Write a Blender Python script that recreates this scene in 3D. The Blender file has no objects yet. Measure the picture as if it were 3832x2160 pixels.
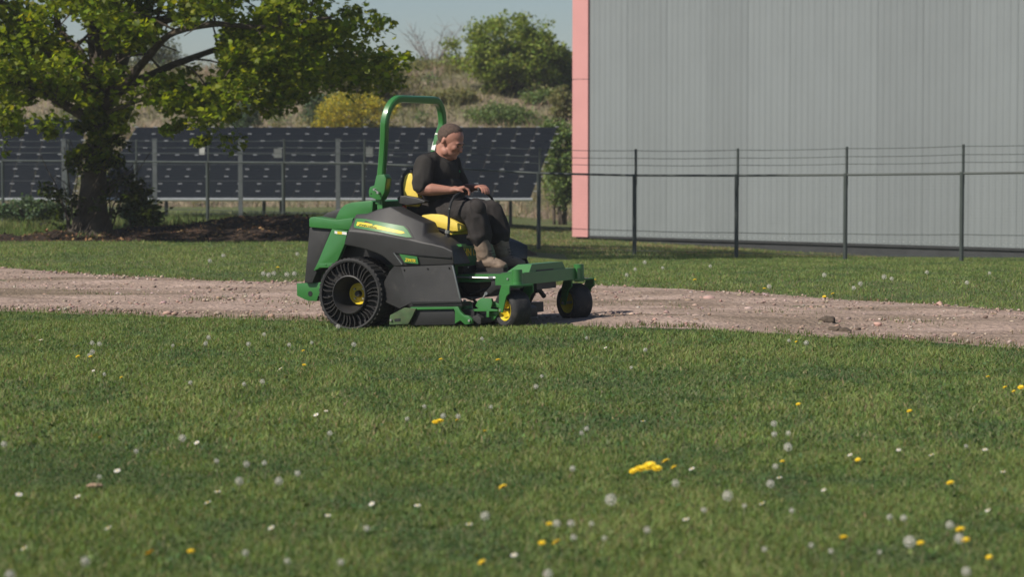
import bpy, bmesh, math, random
import numpy as np
from mathutils import Vector, Matrix, noise

# ------------------------------------------------------------------ camera, sky, sun, exposure
S = bpy.context.scene
COL = S.collection
R = math.radians
CAM_H = 1.53
FPX = 9878.0                 # focal length in photograph pixels (3832 wide)
PITCH = math.atan(550.0 / FPX)
cam_d = bpy.data.cameras.new('camera')
cam = bpy.data.objects.new('camera', cam_d)
COL.objects.link(cam)
cam.location = (0, 0, CAM_H)
cam.rotation_euler = (math.pi / 2 - PITCH, 0, 0)
cam_d.sensor_fit = 'HORIZONTAL'
cam_d.sensor_width = 36.0
cam_d.lens = 36.0 * FPX / 3832.0
cam_d.clip_start = 0.5
cam_d.clip_end = 3000
cam_d.dof.use_dof = True
cam_d.dof.focus_distance = 22.0
cam_d.dof.aperture_fstop = 3.4
S.camera = cam

SUN_EL = R(43)
SUN_AZ = math.atan2(-0.84, -0.54)         # measured from +Y towards +X
world = bpy.data.worlds.new('World')
S.world = world
world.use_nodes = True
wn = world.node_tree.nodes
wl = world.node_tree.links
bg = wn['Background']
sky = wn.new('ShaderNodeTexSky')
sky.sky_type = 'NISHITA'
sky.sun_disc = False
sky.sun_elevation = SUN_EL
sky.sun_rotation = SUN_AZ
sky.altitude = 0
sky.air_density = 0.85
sky.dust_density = 0.6
sky.ozone_density = 2.6
wl.new(sky.outputs[0], bg.inputs[0])
bg.inputs[1].default_value = 0.066
sun_d = bpy.data.lights.new('sun', 'SUN')
sun_d.energy = 4.5
sun_d.angle = R(0.55)
sun_d.color = (1.0, 0.93, 0.82)
sun = bpy.data.objects.new('sun', sun_d)
COL.objects.link(sun)
to_sun = Vector((math.sin(SUN_AZ) * math.cos(SUN_EL), math.cos(SUN_AZ) * math.cos(SUN_EL), math.sin(SUN_EL)))
sun.rotation_euler = to_sun.to_track_quat('Z', 'Y').to_euler()
sun.location = (-20, -20, 30)
S.view_settings.view_transform = 'Standard'
S.view_settings.look = 'None'
S.view_settings.gamma = 1.0
S.view_settings.use_curve_mapping = False
S.view_settings.exposure = 0.2
S.cycles.use_denoising = True
S.cycles.max_bounces = 6
S.cycles.transparent_max_bounces = 8

random.seed(7)
RNG = np.random.default_rng(11)

# ------------------------------------------------------------------ measuring helpers
CP, SP = math.cos(PITCH), math.sin(PITCH)
CAMP = Vector((0, 0, CAM_H))


def ray(px, py):
    a, b = (px - 1916.0) / FPX, (1080.0 - py) / FPX
    return Vector((a, CP + b * SP, -SP + b * CP))


def at(px, py, Y):
    d = ray(px, py)
    return CAMP + d * (Y / d.y)


def sstep(a, b, x):
    t = min(1.0, max(0.0, (x - a) / (b - a)))
    return t * t * (3 - 2 * t)


SWELL = math.tan(R(2.1))


def ground_z(X, Y):
    r = sstep(-3.0, 1.5, X)
    a = 0.39 * min(1, max(0, (Y - 29) / 14)) + 0.16 * min(1, max(0, (Y - 43) / 12))
    a += 0.043 * max(0, min(12, X - 2)) * sstep(43, 49, Y)
    al = 0.25 * sstep(44, 49, Y)
    z = -(r * a + (1 - r) * al)
    w = 1 - sstep(20.2, 21.0, Y) * (1 - sstep(23.2, 24.2, Y))
    if 15 < Y < 27:                     # low swell the mower is climbing
        hx, hy = X + 1.0133, Y - 22.0
        xl, yl = 0.8829 * hx - 0.4695 * hy, 0.4695 * hx + 0.8829 * hy
        b = SWELL * min(1.75, max(0.0, xl)) * (1 - sstep(1.9, 4.0, xl)) * (1 - sstep(0.75, 2.6, abs(yl)))
        z += b
    if Y < 40:
        z += 0.018 * noise.noise((X * 0.35, Y * 0.3, 3.1)) * w
    return z


def on_ground(px, py, h=0.0):
    d = ray(px, py)
    lo, hi = 3.0, 90.0
    for _ in range(40):
        m = (lo + hi) / 2
        p = CAMP + d * (m / d.y)
        if p.z > ground_z(p.x, p.y) + h:
            lo = m
        else:
            hi = m
    return CAMP + d * (hi / d.y)


# ------------------------------------------------------------------ object helpers
def tag(o, label=None, cat=None, group=None, kind=None):
    if label: o['label'] = label
    if cat: o['category'] = cat
    if group: o['group'] = group
    if kind: o['kind'] = kind
    return o


def empty(name, loc=(0, 0, 0), rz=0.0, label=None, cat=None, group=None):
    o = bpy.data.objects.new(name, None)
    COL.objects.link(o)
    o.location = loc
    o.rotation_euler = (0, 0, rz)
    o.empty_display_size = 0.1
    return tag(o, label, cat, group)


def link(name, me, m=None, parent=None, smooth=False):
    o = bpy.data.objects.new(name, me)
    COL.objects.link(o)
    if m is not None and not me.materials:
        me.materials.append(m)
    if parent is not None:
        o.parent = parent
    if smooth:
        me.shade_smooth()
    return o


def from_bm(name, bm, m=None, parent=None, smooth=False, angle=None):
    bmesh.ops.recalc_face_normals(bm, faces=bm.faces[:])
    me = bpy.data.meshes.new(name)
    bm.to_mesh(me)
    bm.free()
    o = link(name, me, m, parent, smooth)
    if angle is not None:
        me.shade_smooth()
        me.set_sharp_from_angle(angle=R(angle))
    return o


def arrays_mesh(name, co, faces_n, idx, cols=None):
    """co (N,3), idx flat loop indices, faces_n verts per face (int const), cols per-vertex (N,3)"""
    me = bpy.data.meshes.new(name)
    nv, nl = len(co), len(idx)
    nf = nl // faces_n
    me.vertices.add(nv)
    me.vertices.foreach_set('co', np.ascontiguousarray(co, dtype=np.float32).ravel())
    me.loops.add(nl)
    me.loops.foreach_set('vertex_index', np.ascontiguousarray(idx, dtype=np.int32))
    me.polygons.add(nf)
    me.polygons.foreach_set('loop_start', np.arange(0, nl, faces_n, dtype=np.int32))
    if cols is not None:
        ca = me.color_attributes.new('tint', 'FLOAT_COLOR', 'POINT')
        c4 = np.ones((nv, 4), dtype=np.float32)
        c4[:, :3] = cols
        ca.data.foreach_set('color', c4.ravel())
    me.update(calc_edges=True)
    return me


def add_box(bm, x0, x1, y0, y1, z0, z1, mat=None):
    vs = [bm.verts.new(p) for p in ((x0, y0, z0), (x1, y0, z0), (x1, y1, z0), (x0, y1, z0),
                                    (x0, y0, z1), (x1, y0, z1), (x1, y1, z1), (x0, y1, z1))]
    if mat is not None:
        for v in vs:
            v.co = mat @ v.co
    for f in ((0, 3, 2, 1), (4, 5, 6, 7), (0, 1, 5, 4), (1, 2, 6, 5), (2, 3, 7, 6), (3, 0, 4, 7)):
        bm.faces.new([vs[i] for i in f])
    return vs


def bevel_all(bm, w, seg=2):
    bmesh.ops.bevel(bm, geom=[e for e in bm.edges if len(e.link_faces) == 2 and e.calc_face_angle(0) > 0.35],
                    offset=w, segments=seg, profile=0.6, affect='EDGES', clamp_overlap=True)


def box(name, x0, x1, y0, y1, z0, z1, m, parent=None, bev=0.0, mat=None):
    bm = bmesh.new()
    add_box(bm, x0, x1, y0, y1, z0, z1, mat)
    if bev:
        bevel_all(bm, bev)
    return from_bm(name, bm, m, parent, angle=35 if bev else None)


def add_tube(bm, pts, rad, n=10, caps=True, square=False):
    """sweep a circle (or rounded square) along pts; rad number or list"""
    pts = [Vector(p) for p in pts]
    if not isinstance(rad, (list, tuple)):
        rad = [rad] * len(pts)
    rings = []
    up = None
    for i, p in enumerate(pts):
        t = (pts[min(i + 1, len(pts) - 1)] - pts[max(i - 1, 0)])
        if t.length < 1e-9:
            t = Vector((0, 0, 1))
        t.normalize()
        if up is None:
            up = Vector((0, 0, 1)) if abs(t.z) < 0.9 else Vector((1, 0, 0))
            if square and abs(t.z) >= 0.9:
                up = Vector((1, 0, 0))
        a = (up - t * up.dot(t))
        if a.length < 1e-6:
            a = t.orthogonal()
        a.normalize()
        b = t.cross(a)
        up = a
        ring = []
        for k in range(n):
            th = 2 * math.pi * (k + (0.5 if square else 0)) / n
            ca, sa = math.cos(th), math.sin(th)
            if square:
                q = (abs(ca) ** 6 + abs(sa) ** 6) ** (-1 / 6)
            else:
                q = 1
            ring.append(bm.verts.new(p + (a * ca + b * sa) * rad[i] * q))
        rings.append(ring)
    for i in range(len(rings) - 1):
        for k in range(n):
            bm.faces.new((rings[i][k], rings[i][(k + 1) % n], rings[i + 1][(k + 1) % n], rings[i + 1][k]))
    if caps:
        bm.faces.new(rings[0][::-1])
        bm.faces.new(rings[-1])
    return rings


def tube(name, pts, rad, m, parent=None, n=10, square=False):
    bm = bmesh.new()
    add_tube(bm, pts, rad, n, True, square)
    return from_bm(name, bm, m, parent, angle=40)


def add_lathe(bm, prof, n=32, axis='Y', c=(0, 0, 0)):
    """prof list of (radius, along-axis)"""
    c = Vector(c)
    rings = []
    for r, h in prof:
        ring = []
        for k in range(n):
            th = 2 * math.pi * k / n
            if axis == 'Y':
                p = Vector((r * math.cos(th), h, r * math.sin(th)))
            else:
                p = Vector((r * math.cos(th), r * math.sin(th), h))
            ring.append(bm.verts.new(c + p))
        rings.append(ring)
    for i in range(len(rings) - 1):
        for k in range(n):
            bm.faces.new((rings[i][k], rings[i][(k + 1) % n], rings[i + 1][(k + 1) % n], rings[i + 1][k]))
    return rings


def lathe(name, prof, m, parent=None, n=32, axis='Y', c=(0, 0, 0), angle=35, close=False):
    bm = bmesh.new()
    rg = add_lathe(bm, prof, n, axis, c)
    if close:
        bm.faces.new(rg[0][::-1])
        bm.faces.new(rg[-1])
    return from_bm(name, bm, m, parent, angle=angle)


# ------------------------------------------------------------------ materials
def new_mat(name):
    m = bpy.data.materials.new(name)
    m.use_nodes = True
    nt = m.node_tree
    return m, nt, nt.nodes['Principled BSDF']


def mat(name, col, rough=0.5, metal=0.0, var=0.12, scale=6.0, bump=0.0, bscale=60.0, dirt=None, coat=0.0, spec=0.5):
    m, nt, b = new_mat(name)
    N, Lk = nt.nodes, nt.links
    tc = N.new('ShaderNodeTexCoord')
    nz = N.new('ShaderNodeTexNoise')
    nz.inputs['Scale'].default_value = scale
    nz.inputs['Detail'].default_value = 6
    Lk.new(tc.outputs['Object'], nz.inputs['Vector'])
    mr = N.new('ShaderNodeMapRange')
    mr.inputs[1].default_value = 0.3
    mr.inputs[2].default_value = 0.7
    mr.inputs[3].default_value = 1 - var
    mr.inputs[4].default_value = 1 + var
    Lk.new(nz.outputs['Fac'], mr.inputs[0])
    mx = N.new('ShaderNodeMix')
    mx.data_type = 'RGBA'
    mx.blend_type = 'MULTIPLY'
    mx.inputs[0].default_value = 1.0
    mx.inputs[6].default_value = (*col, 1)
    Lk.new(mr.outputs[0], mx.inputs[7])
    out = mx.outputs[2]
    if dirt:
        n2 = N.new('ShaderNodeTexNoise')
        n2.inputs['Scale'].default_value = dirt[1]
        n2.inputs['Detail'].default_value = 8
        n2.inputs['Roughness'].default_value = 0.7
        Lk.new(tc.outputs['Object'], n2.inputs['Vector'])
        r2 = N.new('ShaderNodeMapRange')
        r2.inputs[1].default_value = dirt[2]
        r2.inputs[2].default_value = dirt[2] + 0.2
        r2.inputs[3].default_value = 0
        r2.inputs[4].default_value = dirt[3]
        Lk.new(n2.outputs['Fac'], r2.inputs[0])
        m2 = N.new('ShaderNodeMix')
        m2.data_type = 'RGBA'
        Lk.new(r2.outputs[0], m2.inputs[0])
        Lk.new(out, m2.inputs[6])
        m2.inputs[7].default_value = (*dirt[0], 1)
        out = m2.outputs[2]
    Lk.new(out, b.inputs['Base Color'])
    b.inputs['Roughness'].default_value = rough
    b.inputs['Metallic'].default_value = metal
    b.inputs['Coat Weight'].default_value = coat
    b.inputs['Coat Roughness'].default_value = 0.15
    b.inputs['Specular IOR Level'].default_value = spec
    if bump:
        n3 = N.new('ShaderNodeTexNoise')
        n3.inputs['Scale'].default_value = bscale
        n3.inputs['Detail'].default_value = 5
        Lk.new(tc.outputs['Object'], n3.inputs['Vector'])
        bp = N.new('ShaderNodeBump')
        bp.inputs['Strength'].default_value = bump
        bp.inputs['Distance'].default_value = 0.01
        Lk.new(n3.outputs['Fac'], bp.inputs['Height'])
        Lk.new(bp.outputs[0], b.inputs['Normal'])
    return m


def leaf_mat(name, rough=0.5, trans=0.4, gain=1.0, spec=0.3):
    m, nt, b = new_mat(name)
    N, Lk = nt.nodes, nt.links
    at_ = N.new('ShaderNodeAttribute')
    at_.attribute_name = 'tint'
    Lk.new(at_.outputs['Color'], b.inputs['Base Color'])
    b.inputs['Roughness'].default_value = rough
    b.inputs['Specular IOR Level'].default_value = spec
    tr = N.new('ShaderNodeBsdfTranslucent')
    mu = N.new('ShaderNodeMix')
    mu.data_type = 'RGBA'
    mu.blend_type = 'MULTIPLY'
    mu.inputs[0].default_value = 1.0
    Lk.new(at_.outputs['Color'], mu.inputs[6])
    mu.inputs[7].default_value = (1.25 * gain, 1.2 * gain, 0.6 * gain, 1)
    Lk.new(mu.outputs[2], tr.inputs[0])
    mx = N.new('ShaderNodeMixShader')
    mx.inputs[0].default_value = trans
    Lk.new(b.outputs[0], mx.inputs[1])
    Lk.new(tr.outputs[0], mx.inputs[2])
    Lk.new(mx.outputs[0], N['Material Output'].inputs[0])
    return m


def ramp_mat(name, stops, scale, rough=0.9, detail=8, bump=0.5, bscale=25.0, bdist=0.03, stretch=(1, 1, 1), second=None):
    m, nt, b = new_mat(name)
    N, Lk = nt.nodes, nt.links
    tc = N.new('ShaderNodeTexCoord')
    mp = N.new('ShaderNodeMapping')
    mp.inputs['Scale'].default_value = stretch
    Lk.new(tc.outputs['Object'], mp.inputs[0])
    nz = N.new('ShaderNodeTexNoise')
    nz.inputs['Scale'].default_value = scale
    nz.inputs['Detail'].default_value = detail
    nz.inputs['Roughness'].default_value = 0.65
    Lk.new(mp.outputs[0], nz.inputs['Vector'])
    cr = N.new('ShaderNodeValToRGB')
    el = cr.color_ramp.elements
    while len(el) < len(stops):
        el.new(0.5)
    for e, (p, c) in zip(el, stops):
        e.position = p
        e.color = (*c, 1)
    Lk.new(nz.outputs['Fac'], cr.inputs[0])
    out = cr.outputs[0]
    if second:
        n2 = N.new('ShaderNodeTexNoise')
        n2.inputs['Scale'].default_value = second[0]
        n2.inputs['Detail'].default_value = 5
        Lk.new(mp.outputs[0], n2.inputs['Vector'])
        r2 = N.new('ShaderNodeMapRange')
        r2.inputs[1].default_value = second[2]
        r2.inputs[2].default_value = second[2] + 0.15
        r2.inputs[4].default_value = second[3]
        Lk.new(n2.outputs['Fac'], r2.inputs[0])
        m2 = N.new('ShaderNodeMix')
        m2.data_type = 'RGBA'
        Lk.new(r2.outputs[0], m2.inputs[0])
        Lk.new(out, m2.inputs[6])
        m2.inputs[7].default_value = (*second[1], 1)
        out = m2.outputs[2]
    Lk.new(out, b.inputs['Base Color'])
    b.inputs['Roughness'].default_value = rough
    b.inputs['Specular IOR Level'].default_value = 0.2
    n3 = N.new('ShaderNodeTexNoise')
    n3.inputs['Scale'].default_value = bscale
    n3.inputs['Detail'].default_value = 8
    Lk.new(tc.outputs['Object'], n3.inputs['Vector'])
    bp = N.new('ShaderNodeBump')
    bp.inputs['Strength'].default_value = bump
    bp.inputs['Distance'].default_value = bdist
    Lk.new(n3.outputs['Fac'], bp.inputs['Height'])
    Lk.new(bp.outputs[0], b.inputs['Normal'])
    return m


M = {}
M['lawn'] = ramp_mat('lawn_soil', [(0.3, (0.085, 0.11, 0.04)), (0.55, (0.11, 0.13, 0.05)), (0.75, (0.16, 0.14, 0.075))], 1.2, bump=0.8, bscale=30)
M['gravel'] = ramp_mat('gravel', [(0.25, (0.19, 0.14, 0.11)), (0.42, (0.31, 0.23, 0.185)), (0.6, (0.43, 0.32, 0.265)), (0.8, (0.53, 0.42, 0.365))], 3.0, bump=1.0, bscale=18, bdist=0.05,
                       stretch=(0.35, 1, 1), second=(0.7, (0.17, 0.13, 0.085), 0.5, 0.75))
M['soil'] = ramp_mat('dark_soil', [(0.3, (0.018, 0.013, 0.010)), (0.55, (0.045, 0.03, 0.022)), (0.75, (0.13, 0.075, 0.045))], 3.2, bump=1.0, bscale=9, bdist=0.1)
M['bank'] = ramp_mat('scrub_bank', [(0.3, (0.12, 0.13, 0.06)), (0.48, (0.20, 0.175, 0.11)), (0.65, (0.28, 0.215, 0.16)), (0.8, (0.16, 0.17, 0.075))], 0.55, bump=1.0, bscale=2.5, bdist=0.4)
M['clad'] = mat('grey_cladding', (0.205, 0.226, 0.234), rough=0.5, var=0.05, scale=0.8, dirt=((0.25, 0.25, 0.24), 2.0, 0.62, 0.35))
_nt = M['clad'].node_tree                                  # each sheet weathers a little differently, with vertical rain streaks
_b = _nt.nodes['Principled BSDF']
_src = _b.inputs['Base Color'].links[0].from_socket
_oi = _nt.nodes.new('ShaderNodeObjectInfo')
_tc = _nt.nodes.new('ShaderNodeTexCoord')
_mp = _nt.nodes.new('ShaderNodeMapping')
_mp.inputs['Scale'].default_value = (9, 9, 0.25)
_nt.links.new(_tc.outputs['Object'], _mp.inputs[0])
_nz = _nt.nodes.new('ShaderNodeTexNoise')
_nz.inputs['Scale'].default_value = 1.0
_nz.inputs['Detail'].default_value = 6
_nt.links.new(_mp.outputs[0], _nz.inputs['Vector'])
_ad = _nt.nodes.new('ShaderNodeMath')
_ad.operation = 'MULTIPLY_ADD'
_ad.inputs[1].default_value = 0.10
_ad.inputs[2].default_value = 0.86
_nt.links.new(_oi.outputs['Random'], _ad.inputs[0])
_ad2 = _nt.nodes.new('ShaderNodeMath')
_ad2.operation = 'MULTIPLY_ADD'
_ad2.inputs[1].default_value = 0.18
_nt.links.new(_nz.outputs['Fac'], _ad2.inputs[0])
_nt.links.new(_ad.outputs[0], _ad2.inputs[2])
_mx = _nt.nodes.new('ShaderNodeMix')
_mx.data_type = 'RGBA'
_mx.blend_type = 'MULTIPLY'
_mx.inputs[0].default_value = 1.0
_nt.links.new(_src, _mx.inputs[6])
_nt.links.new(_ad2.outputs[0], _mx.inputs[7])
_nt.links.new(_mx.outputs[2], _b.inputs['Base Color'])
M['pink'] = mat('salmon_trim', (0.60, 0.285, 0.275), rough=0.5, var=0.05, scale=1.5, dirt=((0.54, 0.22, 0.21), 1.2, 0.58, 0.4))
M['plinth'] = mat('dark_plinth', (0.035, 0.037, 0.04), rough=0.8, var=0.25, scale=3, bump=0.3, bscale=20)
M['fence'] = mat('green_fence_paint', (0.045, 0.056, 0.052), rough=0.5, var=0.2, scale=4)
M['galv'] = mat('galvanised_steel', (0.125, 0.138, 0.142), rough=0.55, metal=0.3, var=0.12, scale=6)
M['module'] = mat('solar_cell', (0.0085, 0.0115, 0.016), rough=0.55, var=0.25, scale=2.0, spec=0.12)
M['clamp'] = mat('bright_clamp', (0.36, 0.37, 0.38), rough=0.45, metal=0.2, var=0.05)
M['alu'] = mat('aluminium', (0.55, 0.57, 0.58), rough=0.4, metal=0.6, var=0.08)
M['bark'] = mat('bark', (0.075, 0.058, 0.043), rough=0.9, var=0.35, scale=7, bump=1.0, bscale=22)
M['leaf'] = leaf_mat('maple_leaf', trans=0.58, gain=1.15)
M['leaf2'] = leaf_mat('shrub_leaf', trans=0.42)
M['grass'] = leaf_mat('grass_blade', rough=0.6, trans=0.4, spec=0.15)
M['dry'] = leaf_mat('dry_stem', rough=0.9, trans=0.2, spec=0.1)

# ------------------------------------------------------------------ ground
NEAR_EDGE = [(-900, 1150), (0, 1170), (600, 1186), (1200, 1206), (1600, 1215), (1950, 1222), (2230, 1228), (2800, 1243), (3300, 1270), (3832, 1310), (4600, 1380)]
FAR_EDGE = [(-900, 975), (0, 1004), (500, 1040), (1000, 1056), (1500, 1060), (2223, 1068), (2650, 1092), (3200, 1122), (3832, 1168), (4600, 1225)]


def edge_fn(edge):
    pts = [on_ground(*p) for p in edge]
    xs = np.array([p.x for p in pts])
    ys = np.array([p.y for p in pts])
    o = np.argsort(xs)
    return lambda x: float(np.interp(x, xs[o], ys[o]))


near_y, far_y = edge_fn(NEAR_EDGE), edge_fn(FAR_EDGE)


def jag(x, seed):
    return 0.16 * noise.noise((x * 1.1, seed, 0)) + 0.10 * noise.noise((x * 4.3, seed, 5)) + 0.05 * noise.noise((x * 11, seed, 9))


def path_edges(x):
    return near_y(x) + jag(x, 1.7), far_y(x) + 1.6 * jag(x, 8.2)


def grid_sheet(name, xs, ys, zf, m, kind='structure'):
    co = np.array([(x, y, zf(x, y)) for y in ys for x in xs])
    nx = len(xs)
    i = np.arange(nx - 1)[None, :] + nx * np.arange(len(ys) - 1)[:, None]
    idx = np.stack([i, i + 1, i + 1 + nx, i + nx], -1).ravel()
    me = arrays_mesh(name, co, 4, idx)
    o = link(name, me, m, smooth=True)
    o['kind'] = kind
    return o


gx = np.concatenate([np.linspace(-900, -60, 8), np.linspace(-50, -14, 10), np.linspace(-13, 13, 60), np.linspace(14, 50, 10), np.linspace(60, 900, 8)])
gy = np.concatenate([np.linspace(-60, 4, 8), np.linspace(6, 30, 70), np.linspace(30.5, 66, 60), np.linspace(70, 140, 12), np.linspace(160, 1500, 8)])
lawn = grid_sheet('ground', gx, gy, ground_z, M['lawn'])
tag(lawn, 'soil and grass ground under the lawn')


def path_sheet():
    xs = np.linspace(-12, 12, 260)
    n = 26
    co = []
    for x in xs:
        a, b = path_edges(x)
        for k in range(n):
            t = k / (n - 1)
            y = a + (b - a) * t
            e = min(1, 6 * t, 6 * (1 - t))
            z = ground_z(x, y) + 0.005 + e * (0.022 + 0.022 * noise.noise((x * 0.9, y * 1.6, 2)) + 0.012 * noise.noise((x * 4, y * 4, 7)) - 0.016 * math.exp(-((t - 0.3) / 0.07) ** 2) - 0.016 * math.exp(-((t - 0.68) / 0.07) ** 2))
            co.append((x, y, z))
    i = np.arange(n - 1)[None, :] + n * np.arange(len(xs) - 1)[:, None]
    idx = np.stack([i, i + n, i + n + 1, i + 1], -1).ravel()
    o = link('gravel_path', arrays_mesh('gravel_path', np.array(co), 4, idx), M['gravel'], smooth=True)
    o['kind'] = 'structure'
    tag(o, 'pinkish brown rough gravel track crossing the lawn')


path_sheet()


def bank_z(X, Y):
    # dark soil heap in front of the wire fence, on the left
    e = 40.2 + 0.35 * noise.noise((X * 0.8, 0, 3)) - 0.0 * X
    if X > -1.0:
        e += 1.2 * sstep(-1.0, 0.6, X)
    t = (Y - e) / (4.6 - 3.2 * (1 - sstep(-8.4, -6.4, X)))
    if t <= 0 or t >= 1:
        return ground_z(X, Y) - 0.12
    h = 0.10 + 0.22 * sstep(-6.6, -4.0, X) * (1 - 0.75 * sstep(-2.2, 0.3, X))
    h *= (1 - sstep(-0.1, 0.9, X))
    z = h * math.sin(math.pi * t) ** 0.8
    z += (0.09 * noise.noise((X * 1.6, Y * 1.4, 1)) + 0.05 * noise.noise((X * 4.5, Y * 4, 4))) * math.sin(math.pi * t) * (1 - sstep(-0.1, 0.9, X))
    return ground_z(X, Y) + z - 0.03 - 0.1 * sstep(-0.1, 0.9, X)


so = grid_sheet('soil_bank', np.linspace(-14, 1.6, 150), np.linspace(39.6, 46.2, 70), bank_z, M['soil'])
tag(so, 'dark soil heap with leaf litter below the wire fence')

# embankment behind the solar panels
def hill_z(X, Y):
    c = 4.0 + 0.5 * noise.noise((X * 0.12, 0.3, 1)) - 0.25 * sstep(-8, -20, X)
    t = sstep(66, 93, Y)
    z = -0.9 + (c + 0.9) * t
    z += (0.35 * noise.noise((X * 0.35, Y * 0.35, 8)) + 0.15 * noise.noise((X * 1.1, Y * 1.1, 2))) * t
    return z


hx = np.concatenate([np.linspace(-90, -30, 8), np.linspace(-28, 14, 90), np.linspace(16, 90, 8)])
hill = grid_sheet('embankment', hx, np.concatenate([np.linspace(64, 104, 60), np.linspace(108, 180, 6)]), hill_z, M['bank'])
tag(hill, 'brown scrubby embankment rising behind the solar panels')


# ------------------------------------------------------------------ grass
def pal(colors, n, jit=0.25):
    c = np.array(colors)[RNG.integers(0, len(colors), n)]
    return np.clip(c * (1 + jit * RNG.normal(size=(n, 1))) * (1 + 0.06 * RNG.normal(size=(n, 3))), 0.004, 0.9)


def blades(name, px, py, pz, length, width, cols, m, kind='stuff', lean=0.5, segs=2):
    """one mesh of tapered bent blades"""
    n = len(px)
    th = RNG.uniform(0, 2 * math.pi, n)
    fx, fy = np.cos(th), np.sin(th)
    ph = RNG.uniform(0, 2 * math.pi, n)
    le = np.abs(RNG.normal(0, lean, n))
    dx, dy = np.cos(ph) * le, np.sin(ph) * le
    base = np.stack([px, py, pz], 1)
    side = np.stack([fx, fy, np.zeros(n)], 1) * (width[:, None] / 2)
    d1 = np.stack([dx * 0.35, dy * 0.35, np.ones(n)], 1)
    d2 = np.stack([dx * 1.1, dy * 1.1, np.full(n, 0.8)], 1)
    if segs == 2:
        m1 = base + d1 * length[:, None] * 0.5
        tip = m1 + d2 * length[:, None] * 0.5
        co = np.stack([base - side, base + side, m1 + side * 0.8, m1 - side * 0.8, tip], 1).reshape(-1, 3)
        o = np.arange(n)[:, None] * 5
        idx = (o + np.array([[0, 1, 2, 0, 2, 3, 3, 2, 4]])).ravel()
        k = 5
    else:
        tip = base + (d1 + d2) * length[:, None] * 0.5
        co = np.stack([base - side, base + side, tip], 1).reshape(-1, 3)
        idx = np.arange(n * 3)
        k = 3
    me = arrays_mesh(name, co, 3, idx, np.repeat(cols, k, 0))
    o = link(name, me, m)
    o['kind'] = kind
    return o


GREENS = [(0.115, 0.165, 0.045), (0.135, 0.185, 0.055), (0.095, 0.15, 0.045), (0.155, 0.19, 0.065), (0.19, 0.20, 0.09), (0.085, 0.145, 0.05)]


def nfield(x, y, s, seed):
    return np.array([noise.noise((a * s, b * s, seed)) for a, b in zip(x, y)])


def make_lawn(name, y0, y1, dens, ln, wd, segs, cond, label, margin=1.6, dry=0.04):
    area = 0
    xs, ys = [], []
    bands = np.linspace(y0, y1, 12)
    for a, b in zip(bands[:-1], bands[1:]):
        hw = 0.197 * b + margin
        cnt = int(2 * hw * (b - a) * dens)
        xs.append(RNG.uniform(-hw, hw, cnt))
        ys.append(RNG.uniform(a, b, cnt))
    x, y = np.concatenate(xs), np.concatenate(ys)
    # path edges on a lookup table
    tx = np.linspace(-16, 16, 900)
    te = np.array([path_edges(v) for v in tx])
    e0, e1 = np.interp(x, tx, te[:, 0]), np.interp(x, tx, te[:, 1])
    keep = cond(x, y, e0, e1)
    x, y = x[keep], y[keep]
    # coarse noise lookup for patchiness
    gxn, gyn = 260, 170
    gxx, gyy = np.linspace(-13, 13, gxn), np.linspace(y0, y1, gyn)
    fld = np.array([[0.9 * noise.noise((a * 0.8, b * 0.45, 4.0)) + 0.9 * noise.noise((a * 2.2, b * 1.3, 9.0)) + 0.7 * noise.noise((a * 5.5, b * 3.5, 2.0)) for a in gxx] for b in gyy])
    ix = np.clip(((x + 13) / 26 * (gxn - 1)), 0, gxn - 1).astype(int)
    iy = np.clip(((y - y0) / (y1 - y0) * (gyn - 1)), 0, gyn - 1).astype(int)
    f = fld[iy, ix]
    hz = np.array([[ground_z(a, b) for a in gxx] for b in gyy])
    fx_ = np.clip((x + 13) / 26 * (gxn - 1), 0, gxn - 1.001)
    fy_ = np.clip((y - y0) / (y1 - y0) * (gyn - 1), 0, gyn - 1.001)
    i0, j0 = fx_.astype(int), fy_.astype(int)
    u, v = fx_ - i0, fy_ - j0
    z = hz[j0, i0] * (1 - u) * (1 - v) + hz[j0, i0 + 1] * u * (1 - v) + hz[j0 + 1, i0] * (1 - u) * v + hz[j0 + 1, i0 + 1] * u * v
    n = len(x)
    cols = pal(GREENS, n, 0.13)
    cols *= (1.40 + 0.50 * np.clip(f, -0.9, 1.2))[:, None]
    blu = np.clip(-f * 1.1, 0, 0.8)[:, None]
    cols = cols * (1 - blu) + cols * np.array([[0.82, 1.0, 1.25]]) * blu
    yel = np.clip(f * 0.9, 0, 1)[:, None]
    cols = cols * (1 - 0.35 * yel) + np.array([[0.25, 0.26, 0.10]]) * 0.35 * yel
    dryf = RNG.random(n) < dry + dry * 2 * (f > 0.5)
    dgain = 1.0
    cols[dryf] = dgain * pal([(0.34, 0.28, 0.16), (0.27, 0.21, 0.12)], int(dryf.sum()), 0.2)
    length = ln * (0.55 + 0.7 * RNG.random(n)) * (1 + 0.35 * np.clip(f, -0.8, 1.2))
    width = wd * (0.6 + 0.8 * RNG.random(n))
    o = blades(name, x, y, z - 0.004, length, width, np.clip(cols, 0.01, 0.6), M['grass'], segs=segs, lean=1.0)
    tag(o, label)
    return n


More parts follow.
